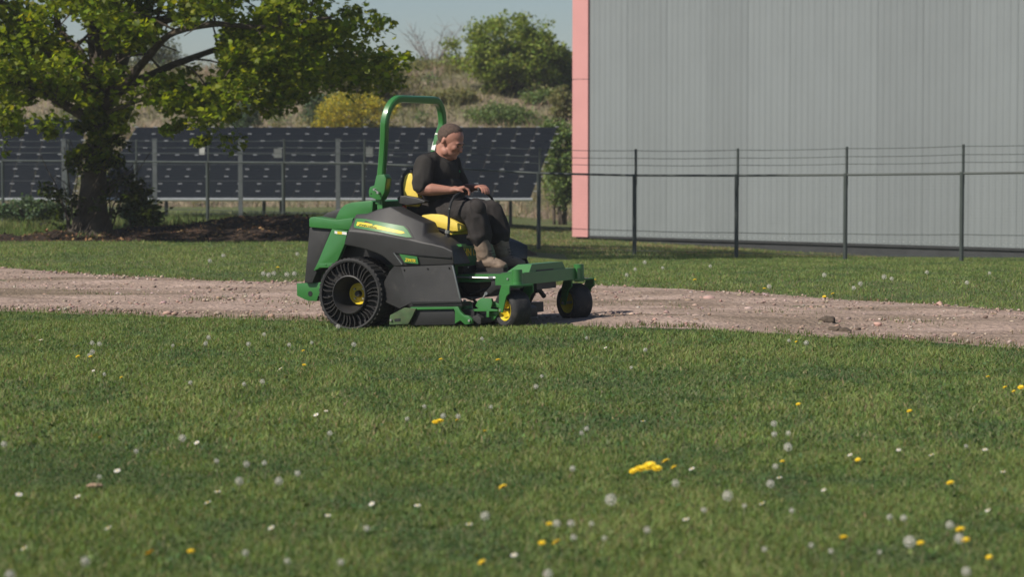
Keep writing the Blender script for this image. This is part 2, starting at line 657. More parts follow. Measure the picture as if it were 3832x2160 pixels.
c_near = lambda x, y, a, b: y < a + 0.02 * np.sin(x * 40)
nb = 0
nb += make_lawn('lawn_grass', 7.8, 13.0, 6400, 0.033, 0.0058, 2, c_near, 'short green lawn grass around the dandelions')
nb += make_lawn('lawn_grass', 13.0, 24.2, 2500, 0.037, 0.0085, 2, c_near, 'short green lawn grass up to the gravel edge')
nb += make_lawn('lawn_grass', 22.5, 45.0, 700, 0.036, 0.013, 1,
                lambda x, y, a, b: (y > b - 0.04) & ((y < 40.35) | (x > 0.9)), 'strip of lawn grass beyond the gravel track', margin=2.0)
nb += make_lawn('lawn_grass', 44.5, 64.0, 150, 0.15, 0.02, 1,
                lambda x, y, a, b: (x < -0.5), 'rougher grass growing beyond the wire fence', margin=3.0)
nb += make_lawn('lawn_grass', 45.0, 64.0, 300, 0.05, 0.02, 1,
                lambda x, y, a, b: (x >= -0.5), 'short patchy grass along the warehouse foot', margin=3.0, dry=0.32)
# tufts invading the track
tx = RNG.uniform(-8, 8, 9000)
ed = np.array([path_edges(v) for v in tx])
ty = np.where(RNG.random(9000) < 0.5, ed[:, 0] + np.abs(RNG.normal(0, 0.12, 9000)), ed[:, 1] - np.abs(RNG.normal(0, 0.16, 9000)))
mid = RNG.random(9000) < 0.3
ty[mid] = ed[mid, 0] + (ed[mid, 1] - ed[mid, 0]) * np.clip(RNG.normal(0.42, 0.04, int(mid.sum())) + 0.05 * np.sin(tx[mid]), 0, 1)
keep = nfield(tx, ty, 1.3, 6.0) > -0.02
tx, ty = tx[keep], ty[keep]
o = blades('track_grass', tx, ty, np.array([ground_z(a, b) for a, b in zip(tx, ty)]) + 0.012, 0.05 * RNG.uniform(0.5, 1.2, len(tx)), np.full(len(tx), 0.009),
           pal(GREENS + [(0.22, 0.17, 0.10), (0.25, 0.18, 0.11)], len(tx)), M['grass'], segs=1)
tag(o, 'sparse grass creeping into the gravel track')


# gravel stones
def stones(name, n, m, size, label, region):
    ico = bmesh.new()
    bmesh.ops.create_icosphere(ico, subdivisions=1, radius=1)
    base = np.array([v.co[:] for v in ico.verts])
    tri = np.array([[v.index for v in f.verts] for f in ico.faces])
    ico.free()
    x, y, z = region(n)
    n = len(x)
    s = size * np.exp(RNG.normal(0, 0.45, n))
    sc = np.stack([s * RNG.uniform(0.8, 1.5, n), s * RNG.uniform(0.7, 1.3, n), s * RNG.uniform(0.4, 0.8, n)], 1)
    th = RNG.uniform(0, 6.28, n)
    loc = base[None] * (1 + 0.22 * RNG.normal(size=(n, len(base), 1)))
    loc = loc * sc[:, None, :]
    c, s_ = np.cos(th)[:, None], np.sin(th)[:, None]
    P = np.stack([loc[..., 0] * c - loc[..., 1] * s_ + x[:, None], loc[..., 0] * s_ + loc[..., 1] * c + y[:, None], loc[..., 2] + z[:, None]], -1)
    idx = (tri[None] + (np.arange(n) * len(base))[:, None, None]).ravel()
    cols = pal([(0.36, 0.265, 0.215), (0.30, 0.215, 0.175), (0.40, 0.30, 0.25), (0.46, 0.37, 0.32), (0.22, 0.16, 0.125), (0.38, 0.26, 0.21)], n, 0.15)
    me = arrays_mesh(name, P.reshape(-1, 3), 3, idx, np.repeat(cols, len(base), 0))
    o = link(name, me, m)
    return tag(o, label, kind='stuff')


def path_region(n):
    x = RNG.uniform(-9, 9, n)
    e = np.array([path_edges(v) for v in x])
    t = RNG.random(n)
    y = e[:, 0] + (e[:, 1] - e[:, 0]) * (0.01 + 0.98 * t)
    k = (nfield(x, y, 0.8, 2.0) + 0.5 * RNG.random(n) > 0.05) & ((np.abs(np.abs(t - 0.49) - 0.19) > 0.055) | (RNG.random(n) < 0.25))
    x, y = x[k], y[k]
    z = np.array([ground_z(a, b) for a, b in zip(x, y)]) + 0.022
    return x, y, z


M['stone'] = leaf_mat('stone', rough=0.9, trans=0.0)
stones('gravel_stones', 14000, M['stone'], 0.0095, 'loose pinkish gravel stones scattered over the track', path_region)

# ------------------------------------------------------------------ grey clad building
def make_building():
    A = at(2205, 882, 56.0)              # panel foot at the salmon corner
    B = at(3832, 940, 49.3)
    zb = A.z
    d = Vector((B.x - A.x, B.y - A.y, 0)).normalized()
    ang = math.atan2(d.y, d.x)
    root = empty('warehouse', (A.x, A.y, zb), ang, 'large warehouse with ribbed grey cladding and a salmon corner strip', 'warehouse')
    H, Lf, Dp = 8.0, 18.0, 22.0
    # one cladding sheet: seven ribs, profile along local x, facing -y
    pitch, ribs = 0.146, 7
    prof = []
    for k in range(ribs):
        x0 = k * pitch
        prof += [(x0, 0.0), (x0 + 0.050, 0.0), (x0 + 0.068, -0.0075), (x0 + 0.118, -0.0075), (x0 + 0.136, 0.0)]
    prof.append((ribs * pitch - 0.003, 0.0))
    bm = bmesh.new()
    lo = [bm.verts.new((x, y, 0)) for x, y in prof]
    hi = [bm.verts.new((x, y, H)) for x, y in prof]
    lo2 = [bm.verts.new((x, y + 0.004, 0)) for x, y in prof]
    hi2 = [bm.verts.new((x, y + 0.004, H)) for x, y in prof]
    for i in range(len(prof) - 1):
        bm.faces.new((lo[i], lo[i + 1], hi[i + 1], hi[i]))
        bm.faces.new((lo2[i + 1], lo2[i], hi2[i], hi2[i + 1]))
        bm.faces.new((lo[i + 1], lo[i], lo2[i], lo2[i + 1]))
        bm.faces.new((hi[i], hi[i + 1], hi2[i + 1], hi2[i]))
    bm.faces.new((lo[0], hi[0], hi2[0], lo2[0]))
    bm.faces.new((lo[-1], lo2[-1], hi2[-1], hi[-1]))
    sheet = from_bm('cladding_sheet', bm, M['clad'], root)
    sheet.location = (0.0, 0, 0)
    n = int(Lf / (ribs * pitch))
    for k in range(1, n):
        c = sheet.copy()
        COL.objects.link(c)
        c.parent = root
        c.location = (k * ribs * pitch, 0.0015 * (k % 3), 0)
    Lr = n * ribs * pitch
    # salmon corner strip in two lengths with a joint
    zj = at(2160, 295, 56.0).z - zb
    for (z0, z1) in ((-0.03, zj - 0.006), (zj + 0.006, H + 0.1)):
        bm = bmesh.new()
        add_box(bm, -0.425, -0.003, -0.05, 0.35, z0, z1)
        bevel_all(bm, 0.012)
        from_bm('corner_strip', bm, M['pink'], root, angle=35)
    box('joint_strip', -0.42, -0.006, -0.044, 0.34, zj - 0.007, zj + 0.007, M['plinth'], root)
    box('plinth', -0.38, Lr, 0.03, 0.3, -0.75, 0.02, M['plinth'], root)
    box('drip_flashing', -0.003, Lr, -0.012, 0.03, -0.045, -0.012, M['plinth'], root)
    box('end_wall', -0.36, -0.2, 0.36, Dp, -0.7, H, M['clad'], root)
    box('back_wall', -0.19, Lr, Dp, Dp + 0.16, -0.7, H, M['clad'], root)
    box('side_wall', Lr + 0.01, Lr + 0.17, 0.0, Dp, -0.7, H, M['clad'], root)
    box('roof', -0.5, Lr + 0.3, -0.15, Dp + 0.3, H + 0.11, H + 0.35, M['clad'], root, bev=0.02)
    # white screw heads along the foot
    bm = bmesh.new()
    for k in range(int(Lr / pitch)):
        x = k * pitch + 0.025
        add_box(bm, x - 0.008, x + 0.008, -0.006, 0.001, 0.05, 0.066)
    o = from_bm('fixing_screws', bm, M['alu'], root)
    o['kind'] = 'stuff'


make_building()


# ------------------------------------------------------------------ green wire fence (one straight run)
def make_fence():
    step = Vector((-1.636, 1.43, 0))
    P0 = Vector((7.02, 41.2, 0))
    pts = [P0 + step * k for k in range(-2, 12)]
    root = empty('wire_fence', (P0.x, P0.y, ground_z(P0.x, P0.y)), 0, 'dark green wire mesh fence with top rail and line wires above', 'fence')
    off = root.location
    for p in pts:
        z = ground_z(p.x, p.y)
        c = p + Vector((0, 0, z)) - off
        tube('post', [c + Vector((0, 0, -0.3)), c + Vector((0, 0, 1.40))], 0.035, M['fence'], root, n=10)
        tube('post_extension', [c + Vector((0.02, 0.02, 1.2)), c + Vector((0.02, 0.02, 1.83))], 0.022, M['fence'], root, n=8)
    def rail_pts(h, sag=0.0):
        out = []
        for a, b in zip(pts[:-1], pts[1:]):
            za, zb = ground_z(a.x, a.y) + h, ground_z(b.x, b.y) + h
            for k in range(4):
                t = k / 4
                out.append(Vector((a.x + (b.x - a.x) * t, a.y + (b.y - a.y) * t, za + (zb - za) * t - sag * 4 * t * (1 - t))) - off)
        out.append(Vector((pts[-1].x, pts[-1].y, ground_z(pts[-1].x, pts[-1].y) + h)) - off)
        return out
    tube('top_rail', rail_pts(1.375), 0.019, M['fence'], root, n=8)
    for h in (1.55, 1.67, 1.80):
        tube('line_wire', rail_pts(h, 0.012), 0.0055, M['fence'], root, n=5)
    tube('tension_wire', rail_pts(0.42, 0.01), 0.006, M['fence'], root, n=5)
    tube('tension_wire', rail_pts(0.08, 0.0), 0.006, M['fence'], root, n=5)
    for a, b in zip(pts[:-1], pts[1:]):
        za, zb = ground_z(a.x, a.y), ground_z(b.x, b.y)
        d = Vector((b.x - a.x, b.y - a.y, zb - za))
        bm = bmesh.new()
        nw = 40
        t = 0.0005
        side = Vector((d.x, d.y, 0)).normalized()
        for k in range(1, nw):
            q = Vector((a.x, a.y, za)) + d * (k / nw) - off
            v = [bm.verts.new(q + side * s_ * t + Vector((0, 0, z_))) for s_, z_ in ((-1, 0.03), (1, 0.03), (1, 1.36), (-1, 1.36))]
            bm.faces.new(v)
        for k in range(1, 27):
            h = 0.03 + k * 0.05
            q = Vector((a.x, a.y, za + h)) - off
            v = [bm.verts.new(q + d * f + Vector((0, 0, s_ * t))) for f, s_ in ((0, -1), (1, -1), (1, 1), (0, 1))]
            bm.faces.new(v)
        me = bpy.data.meshes.new('mesh_panel')
        bm.to_mesh(me)
        bm.free()
        o = link('mesh_panel', me, M['fence'], root)
        o['kind'] = 'stuff'


make_fence()


# galvanised posts of the solar compound fence with its small signs
def make_galv_fence():
    Y = 56.6
    xs = [-460, -110, 240, 580, 900, 1265, 1610, 1960]
    o0 = at(900, 830, Y)
    o0.z = ground_z(o0.x, Y)
    root = empty('compound_fence', o0, 0, 'galvanised steel post fence standing before the solar panels', 'fence')
    top = at(900, 522, Y).z
    for x in xs[:-1]:
        p = at(x, 700, Y)
        zz = ground_z(p.x, Y)
        bm = bmesh.new()
        add_box(bm, p.x - 0.046, p.x + 0.046, Y - 0.035, Y + 0.035, zz - 0.3, top)
        bevel_all(bm, 0.008)
        for v in bm.verts:
            v.co -= o0
        from_bm('post', bm, M['galv'], root, angle=35)
        box('post_cap', p.x - 0.052 - o0.x, p.x + 0.052 - o0.x, -0.042, 0.042, top - o0.z + 0.001, top - o0.z + 0.02, M['galv'], root)
    xa, xb = at(xs[0], 700, Y).x - o0.x, at(xs[-2], 700, Y).x - o0.x
    for h in (0.25, 0.6, 0.95, 1.3, 1.55):
        tube('strand_wire', [(xa, -0.04, h), ((xa + xb) / 2, -0.04, h - 0.01), (xb, -0.04, h)], 0.0035, M['galv'], root, n=5)
    M['sign2'] = mat('faded_grey_plate', (0.15, 0.16, 0.155), rough=0.7, var=0.15, scale=8)
    M['sign'] = mat('faded_white_plate', (0.5, 0.5, 0.47), rough=0.6, var=0.1, scale=8)
    M['ink'] = mat('grey_ink', (0.2, 0.2, 0.19), rough=0.7)
    for i, (x, y, w, h, lab) in enumerate(((756, 565, 20, 26, 'small bright white plate hung on the compound fence below the maple'),
                                           (1040, 573, 30, 34, 'faded grey notice plate on the compound fence, between bare posts'),
                                           (1382, 568, 26, 36, 'faded grey notice plate on the compound fence, beside the roll bar'))):
        c = at(x, y, Y - 0.05)
        k = Y / FPX
        r = empty('notice_plate', c, 0, lab, 'sign')
        box('plate', -w * k / 2, w * k / 2, -0.003, 0.003, -h * k / 2, h * k / 2, M['sign' if i == 0 else 'sign2'], r, bev=0.002)
        box('hanger', -0.008, 0.008, -0.002, 0.05, h * k / 2 - 0.02, h * k / 2 + 0.03, M['galv'], r)


make_galv_fence()


# ------------------------------------------------------------------ solar tables
def make_solar(p_bl, p_br, p_tl, p_tr, ncol, nrow, label):
    """parallelogram table from its four corners"""
    o = Vector(((p_bl.x + p_br.x) / 2, (p_bl.y + p_tl.y) / 2, ground_z((p_bl.x + p_br.x) / 2, p_bl.y)))
    root = empty('solar_table', o, 0, label, 'solar panel')
    U = (p_br - p_bl) / ncol
    V = (p_tr - p_br) / nrow
    n = U.cross(V).normalized()
    g = 0.985
    me = None
    for c in range(ncol):
        for r in range(nrow):
            q = p_bl + U * c + V * r - o
            if me is None:
                bm = bmesh.new()
                u, v = U * g, V * 0.982
                b = [bm.verts.new(w) for w in (Vector(), u, u + v, v)]
                t = [bm.verts.new(w.co + n * 0.012) for w in b]
                for k in range(4):
                    bm.faces.new((b[k], b[(k + 1) % 4], t[(k + 1) % 4], t[k]))
                bm.faces.new(t)
                bm.faces.new(b[::-1])
                bmesh.ops.recalc_face_normals(bm, faces=bm.faces[:])
                me = bpy.data.meshes.new('module')
                bm.to_mesh(me)
                bm.free()
                me.materials.append(M['module'])
            ob = bpy.data.objects.new('module', me)
            COL.objects.link(ob)
            ob.parent = root
            ob.location = q
    bm = bmesh.new()
    un, vn = U.normalized(), V.normalized()
    for c in range(ncol + 1):
        for r in range(nrow + 1):
            q = p_bl + U * (c - 0.008) + V * (r - 0.02) - o + n * 0.013 + un * (0.06 * (r % 2))
            w, h = 0.046, 0.011
            b = [bm.verts.new(q + un * a + vn * e) for a, e in ((-w, -h), (w, -h), (w, h), (-w, h))]
            t = [bm.verts.new(x.co + n * 0.012) for x in b]
            for k in range(4):
                bm.faces.new((b[k], b[(k + 1) % 4], t[(k + 1) % 4], t[k]))
            bm.faces.new(t)
    oc = from_bm('module_clamps', bm, M['clamp'], root)
    oc['kind'] = 'stuff'
    tube('front_rail', [p_bl - o - V * 0.06 - un * 0.05, p_br - o - V * 0.06 + un * 0.05], 0.035, M['alu'], root, n=8, square=True)
    for f in (0.3, 0.75):
        tube('purlin', [p_bl - o + V * nrow * f - n * 0.05, p_br - o + V * nrow * f - n * 0.05], 0.03, M['alu'], root, n=8, square=True)
    k = max(2, int((p_br - p_bl).length / 2.6))
    for i in range(k + 1):
        for f in (0.3, 0.75):
            q = p_bl + (p_br - p_bl) * ((i + 0.35) / (k + 0.7)) + V * nrow * f
            zz = ground_z(q.x, q.y)
            tube('leg', [Vector((q.x, q.y, zz - 0.2)) - o, q - o - n * 0.05], 0.04, M['galv'], root, n=8, square=True)


make_solar(at(345, 745, 60.0), at(1985, 745, 60.0), at(445, 477, 62.6), at(2085, 477, 62.6), 22, 10,
           'long dark solar panel table behind the mower and the fences')
make_solar(at(-520, 745, 57.8), at(270, 745, 57.8), at(-462, 447, 60.4), at(328, 447, 60.4), 10, 11,
           'taller dark solar panel table behind the maple trunk')


# ------------------------------------------------------------------ foliage
LEAF5 = np.array([(0, 0, 0), (0.42, 0.18, 0.05), (0.5, 0.62, 0.10), (0.17, 0.62, 0.03), (0, 1.0, 0.0), (-0.17, 0.62, 0.03), (-0.5, 0.62, 0.10), (-0.42, 0.18, 0.05)])
LEAF5T = np.array([(0, 1, 3), (1, 2, 3), (0, 3, 4), (0, 4, 5), (0, 5, 7), (5, 6, 7)])
LEAF2 = np.array([(0, 0, 0), (0.36, 0.45, 0.08), (0, 1.0, 0), (-0.36, 0.45, 0.08)])
LEAF2T = np.array([(0, 1, 2), (0, 2, 3)])


def leaf_cloud(name, pos, size, cols, m, parent=None, shape='small', droop=0.25):
    n = len(pos)
    V, T = (LEAF5, LEAF5T) if shape == 'palm' else (LEAF2, LEAF2T)
    a = RNG.normal(size=(n, 3))
    a[:, 2] = np.abs(a[:, 2]) + 0.45              # leaf normals mostly upward
    a /= np.linalg.norm(a, axis=1, keepdims=True)
    t = RNG.normal(size=(n, 3))
    t[:, 2] -= droop * 2
    t -= a * np.sum(t * a, 1, keepdims=True)
    t /= np.linalg.norm(t, axis=1, keepdims=True) + 1e-9
    s = np.cross(t, a)
    L = V[None] * (size * RNG.uniform(0.65, 1.25, n))[:, None, None]
    P = L[..., 0:1] * s[:, None] + L[..., 1:2] * t[:, None] + L[..., 2:3] * a[:, None] + pos[:, None]
    k = len(V)
    idx = (T[None] + (np.arange(n) * k)[:, None, None]).ravel()
    me = arrays_mesh(name, P.reshape(-1, 3), 3, idx, np.repeat(cols, k, 0))
    return link(name, me, m, parent)


def clumps(centres, radii, per, flat=0.6):
    c = np.repeat(np.array(centres), per, 0)
    r = np.repeat(np.array(radii), per)
    d = RNG.normal(size=(len(c), 3))
    d /= np.linalg.norm(d, axis=1, keepdims=True)
    d *= (RNG.random(len(c)) ** 0.45 * r)[:, None]
    d[:, 2] *= flat
    return c + d


def add_limb(bm, pts, r0, r1, n=8, wob=0.06, sub=5):
    P = [Vector(p) for p in pts]
    out = []
    for i in range(len(P) - 1):
        for k in range(sub):
            t = k / sub
            a, b = P[i], P[i + 1]
            p0 = P[max(i - 1, 0)]
            p3 = P[min(i + 2, len(P) - 1)]
            q = 0.5 * ((2 * a) + (b - p0) * t + (2 * p0 - 5 * a + 4 * b - p3) * t * t + (3 * a - p0 - 3 * b + p3) * t ** 3)
            out.append(q)
    out.append(P[-1])
    L = len(out)
    w = [q + Vector((noise.noise(q * 1.7), noise.noise(q * 1.7 + Vector((9, 0, 0))), 0)) * wob * min(1, i / 3) for i, q in enumerate(out)]
    rad = [(r0 + (r1 - r0) * (i / (L - 1)) ** 0.8) * (1 + 0.12 * noise.noise(q * 3)) for i, q in enumerate(out)]
    add_tube(bm, w, rad, n)
    return w


def make_maple():
    Y = 42.0
    base = at(338, 893, Y)
    base.z = bank_z(base.x, Y)
    root = empty('maple_tree', base, 0, 'large spreading maple with bright green leaves beside the soil heap', 'tree')
    b0 = base.copy()
    W = lambda px, py, dy=0.0: at(px, py, Y + dy) - b0
    bm = bmesh.new()
    tr = [Vector((0, 0, -0.25)), W(338, 860), W(345, 780), W(352, 680), W(365, 560), W(375, 440), W(380, 350)]
    rads = [0.46, 0.34, 0.245, 0.195, 0.175, 0.185, 0.20]
    P = []
    Rr = []
    for i in range(len(tr) - 1):
        for k in range(5):
            t = k / 5
            P.append(tr[i].lerp(tr[i + 1], t) + Vector((0.02 * noise.noise((i + t, 2, 0)), 0, 0)))
            Rr.append((rads[i] + (rads[i + 1] - rads[i]) * t) * (1 + 0.06 * noise.noise((i * 3 + t * 3, 8, 0))))
    P.append(tr[-1]); Rr.append(rads[-1])
    rg = add_tube(bm, P, Rr, 14)
    for i, ring in enumerate(rg):                    # buttressed foot
        f = max(0, 1 - i / 9)
        for k, v in enumerate(ring):
            d = v.co - P[i]
            v.co = P[i] + d * (1 + f * 0.35 * math.sin(k * 2.24 + 1) + 0.06 * noise.noise(v.co * 6))
    trunk = from_bm('trunk', bm, M['bark'], root, smooth=True)
    limbs = [
        ([W(372, 420), W(360, 300), W(352, 120, 0.2), W(365, -100, 0.4), W(420, -420, 0.6), W(450, -800, 0.5)], 0.16, 0.04),
        ([W(378, 400), W(430, 300), W(470, 180), W(560, 90, -0.4), W(720, 40, -0.8), W(950, -120, -1.2), W(1180, -300, -1.4)], 0.15, 0.03),
        ([W(380, 420), W(455, 330, -0.4), W(520, 250, -0.8), W(640, 130, -1.5), W(800, 90, -1.9), W(1000, 100, -2.2), W(1250, 60, -2.2)], 0.10, 0.02),
        ([W(370, 470), W(260, 400, 0.3), W(140, 330, 0.5), W(-60, 260, 0.6), W(-300, 120, 0.4)], 0.11, 0.03),
        ([W(368, 380), W(280, 270, -0.5), W(190, 200, -1.0), W(60, 60, -1.4), W(-120, -120, -1.6)], 0.10, 0.025),
        ([W(365, 330), W(300, 200, 0.6), W(240, 130, 1.0), W(160, -100, 1.6), W(60, -400, 1.8)], 0.10, 0.03),
        ([W(380, 380), W(520, 300, 0.8), W(760, 200, 1.6), W(1050, 120, 2.2), W(1330, 110, 2.4)], 0.10, 0.02),
        ([W(370, 300), W(420, 100, -0.8), W(500, -160, -1.6), W(640, -500, -1.8)], 0.11, 0.03),
        ([W(375, 440), W(450, 400, -0.9), W(600, 350, -1.8), W(760, 330, -2.4), W(830, 400, -2.6)], 0.05, 0.012),
    ]
    tips = []
    for pts, r0, r1 in limbs:
        bm = bmesh.new()
        w = add_limb(bm, pts, r0, r1)
        tips += w[len(w) // 3:]
        # side twigs
        for k in range(len(w) // 3, len(w) - 1, 2):
            d = Vector((random.uniform(-1, 1), random.uniform(-1, 1), random.uniform(-0.35, 0.8))).normalized()
            ln = random.uniform(0.5, 1.3)
            e = w[k] + d * ln + Vector((0, 0, -0.1))
            add_limb(bm, [w[k], w[k] + d * ln * 0.5 + Vector((0, 0, 0.08)), e], r1 * 0.9 + 0.008, 0.006, n=5, sub=3)
            tips += [w[k] + d * ln * 0.6, e]
        from_bm('limb', bm, M['bark'], root, smooth=True)
    # crown: clump centres near limbs plus a shell
    cen, rad = [], []
    for t in tips:
        for _ in range(2):
            cen.append(t + Vector((random.gauss(0, 0.3), random.gauss(0, 0.35), random.gauss(0.05, 0.22))))
            rad.append(random.uniform(0.22, 0.48))
    C = W(560, -560)
    def inside(p):
        q = p - C
        return (q.x / 4.6) ** 2 + (q.y / 4.2) ** 2 + (abs(q.z) / 5.4) ** 4
    tries = 0
    while len(cen) < 1600 and tries < 200000:
        tries += 1
        p = C + Vector((random.uniform(-5.5, 4.6), random.uniform(-4.2, 4.2), random.uniform(-5.2, 4.6)))
        f = inside(p)
        if f > 1 or f < 0.25:
            continue
        w = p + b0
        k = FPX / w.y
        sx, sy = 1916 + w.x * k, 530 - (w.z - CAM_H) * k
        low = np.interp(sx, [-400, 0, 150, 300, 420, 560, 700, 900, 1000, 1100, 1250, 1400, 1500, 1560],
                        [400, 480, 480, 420, 350, 340, 450, 410, 390, 390, 350, 340, 320, 100])
        if sy > low:
            continue
        # thin spots where the sky shows through; unseen upper crown thinned to admit sun
        if noise.noise(w * 0.62) + 0.5 * noise.noise(w * 1.5) < (-0.10 if sy > -200 else -0.15) or (p.z - C.z > -2.6 and random.random() < 0.5):
            continue
        cen.append(p)
        rad.append(random.uniform(0.2, 0.42))
    # deeper foliage on the far side of the limbs
    for _ in range(210):
        px = random.uniform(-100, 1430)
        lowb = np.interp(px, [-100, 0, 150, 300, 420, 560, 700, 900, 1000, 1100, 1250, 1430], [440, 450, 440, 380, 330, 320, 400, 390, 380, 370, 340, 320])
        py = random.uniform(120, lowb)
        if noise.noise((px * 0.006, py * 0.009, 40.0)) < -0.12:
            continue
        cen.append(W(px, py, random.uniform(0.4, 3.0)))
        rad.append(random.uniform(0.2, 0.4))
    for _ in range(34):                          # shoots clothing the trunk and fork
        cen.append(W(random.gauss(365, 45), random.uniform(260, 640), random.uniform(-0.45, -0.05)))
        rad.append(random.uniform(0.1, 0.2))
    # hanging sprays seen below the crown
    for px, py, dy, r in ((640, 395, -2.2, .2), (700, 375, -2.3, .28), (760, 385, -2.4, .28), (820, 400, -2.5, .25), (860, 430, -2.5, .2), (790, 350, -2.2, .3),
                          (590, 440, -2, .18), (470, 440, -1.5, .22), (450, 480, -1.6, .16), (660, 470, -2.4, .14), (770, 525, -2.6, .11), (745, 535, -2.6, .09), (630, 490, -2.3, .14),
                          (170, 480, -2, .13), (185, 500, -2, .10), (980, 395, -2, .25), (1050, 380, -2, .22), (1010, 420, -2, .16), (1130, 300, -2, .25), (1080, 320, -2, .25),
                          (60, 420, -1, .3), (120, 400, -1.2, .3), (20, 360, -1, .35), (0, 470, -1, .2), (550, 400, -1.8, .25), (60, 480, -1, .14), (440, 330, -1.6, .22), (390, 250, -1.5, .25), (250, 330, -1.2, .3)):
        cen.append(W(px, py, dy))
        rad.append(r)
    keep_c, keep_r = [], []
    for c, r in zip(cen, rad):
        w = c + b0
        k = FPX / w.y
        sx, sy = 1916 + w.x * k, 530 - (w.z - CAM_H) * k
        g = 0.42 * r * k                       # natural openings between the limbs
        h2 = max((1 - ((sx - hx_) / (rx + g)) ** 2 - ((sy - hy_) / (ry + g)) ** 2) for hx_, hy_, rx, ry in
                 ((665, 170, 95, 60), (300, 125, 60, 45), (615, 75, 45, 25), (800, 115, 30, 40), (785, 265, 40, 45), (520, 255, 60, 55), (330, 260, 30, 60),
                  (930, 20, 40, 18), (235, 85, 30, 22), (150, 400, 60, 30), (300, 430, 35, 25), (425, 380, 25, 45), (1240, 30, 25, 18), (560, 420, 40, 35)))
        if h2 > 0 or (sx > 1470 and sy > -100 and random.random() < 0.8) or (sx > 1540 and sy > -400):
            continue
        keep_c.append(c)
        keep_r.append(r)
    per = 48
    pos = clumps(keep_c, keep_r, per)
    n = len(pos)
    cols = pal([(0.19, 0.25, 0.012), (0.225, 0.28, 0.014), (0.15, 0.205, 0.012), (0.26, 0.29, 0.018), (0.11, 0.155, 0.014)], n, 0.18)
    leaf_cloud('crown', pos, 0.104, cols, M['leaf'], root, 'palm')
    # shoots round the foot
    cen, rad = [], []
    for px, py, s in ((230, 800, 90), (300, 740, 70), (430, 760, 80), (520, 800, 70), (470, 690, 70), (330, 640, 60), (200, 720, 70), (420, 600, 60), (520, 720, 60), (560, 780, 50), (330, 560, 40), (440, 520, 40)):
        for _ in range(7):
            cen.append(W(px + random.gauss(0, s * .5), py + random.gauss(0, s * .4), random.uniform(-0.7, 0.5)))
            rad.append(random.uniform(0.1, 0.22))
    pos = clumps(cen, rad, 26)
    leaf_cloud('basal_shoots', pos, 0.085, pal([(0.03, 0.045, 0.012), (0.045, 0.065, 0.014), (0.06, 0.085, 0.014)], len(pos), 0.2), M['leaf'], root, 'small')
    bm = bmesh.new()
    for _ in range(26):
        a = random.uniform(0, 6.28)
        p = Vector((0.35 * math.cos(a), 0.35 * math.sin(a), 0.0))
        e = Vector((random.uniform(-0.9, 1.0), random.uniform(-0.6, 0.5), random.uniform(0.7, 1.5)))
        add_limb(bm, [p, p.lerp(e, 0.5) + Vector((0, 0, 0.15)), e], 0.014, 0.005, n=4, sub=3)
    from_bm('shoot_stems', bm, M['bark'], root)


make_maple()

PAL = {  # plant tints, blue raised to paint distance haze into the colours
    'green': [(0.12, 0.175, 0.06), (0.14, 0.20, 0.065), (0.095, 0.15, 0.055), (0.165, 0.215, 0.07)],
    'bright': [(0.165, 0.215, 0.035), (0.19, 0.24, 0.04), (0.135, 0.185, 0.035), (0.21, 0.25, 0.045)],
    'dark': [(0.075, 0.115, 0.06), (0.09, 0.135, 0.065), (0.06, 0.10, 0.055)],
    'olive': [(0.16, 0.165, 0.065), (0.19, 0.19, 0.08), (0.135, 0.14, 0.06), (0.23, 0.205, 0.095)],
    'yellow': [(0.46, 0.39, 0.03), (0.38, 0.34, 0.035), (0.19, 0.21, 0.05), (0.54, 0.43, 0.03), (0.13, 0.16, 0.05)],
    'grey': [(0.11, 0.13, 0.075), (0.14, 0.155, 0.095), (0.09, 0.105, 0.06)],
    'brown': [(0.33, 0.25, 0.19), (0.40, 0.30, 0.23), (0.26, 0.20, 0.15), (0.22, 0.20, 0.11)],
}


def bush(name, label, cat, cx, ytop, ybot, wpx, Y, pal_, ncl=70, per=55, leaf=0.09, crad=0.3, group=None, stems=6, depth=0.7, foot=None, foliage='foliage'):
    k = Y / FPX
    c = at(cx, ybot, Y)
    gz = hill_z(c.x, Y) if Y > 68 else ground_z(c.x, Y)
    if foot is None:
        foot = gz
    base = Vector((c.x, Y, foot - 0.05))
    root = empty(name, base, 0, label, cat, group)
    ztop = CAM_H + (530 - ytop) * k - base.z
    zbot = CAM_H + (530 - ybot) * k - base.z
    w = wpx * k / 2
    cz, hz = (ztop + zbot) / 2, (ztop - zbot) / 2
    cen, rad = [], []
    sd = random.uniform(0, 50)
    while len(cen) < ncl:
        d = Vector((random.gauss(0, 1), random.gauss(0, 1), random.gauss(0, 1))).normalized()
        f = random.random() ** 0.33
        q = d * (1 + 0.38 * noise.noise(d * 1.7 + Vector((sd, 0, 0)))) * f
        p = Vector((q.x * w, q.y * w * depth, cz + q.z * hz))
        if p.z < 0.02:
            p.z = random.uniform(0.02, 0.3)
        cen.append(p)
        rad.append(crad * random.uniform(0.6, 1.2))
    pos = clumps(cen, rad, per, 0.75)
    leaf_cloud(foliage, pos, leaf, 1.25 * pal(PAL[pal_], len(pos), 0.2), M['leaf2'], root, 'small')
    bm = bmesh.new()
    for _ in range(stems):
        e = random.choice(cen)
        b = Vector((random.gauss(0, 0.08), random.gauss(0, 0.08), -0.1))
        add_limb(bm, [b, b.lerp(e, 0.45) + Vector((0, 0, 0.12 * e.z)), e], 0.03 + 0.014 * hz, 0.008, n=6, sub=3)
    from_bm('trunk' if cat == 'tree' else 'stems', bm, M['bark'], root, smooth=True)
    return root


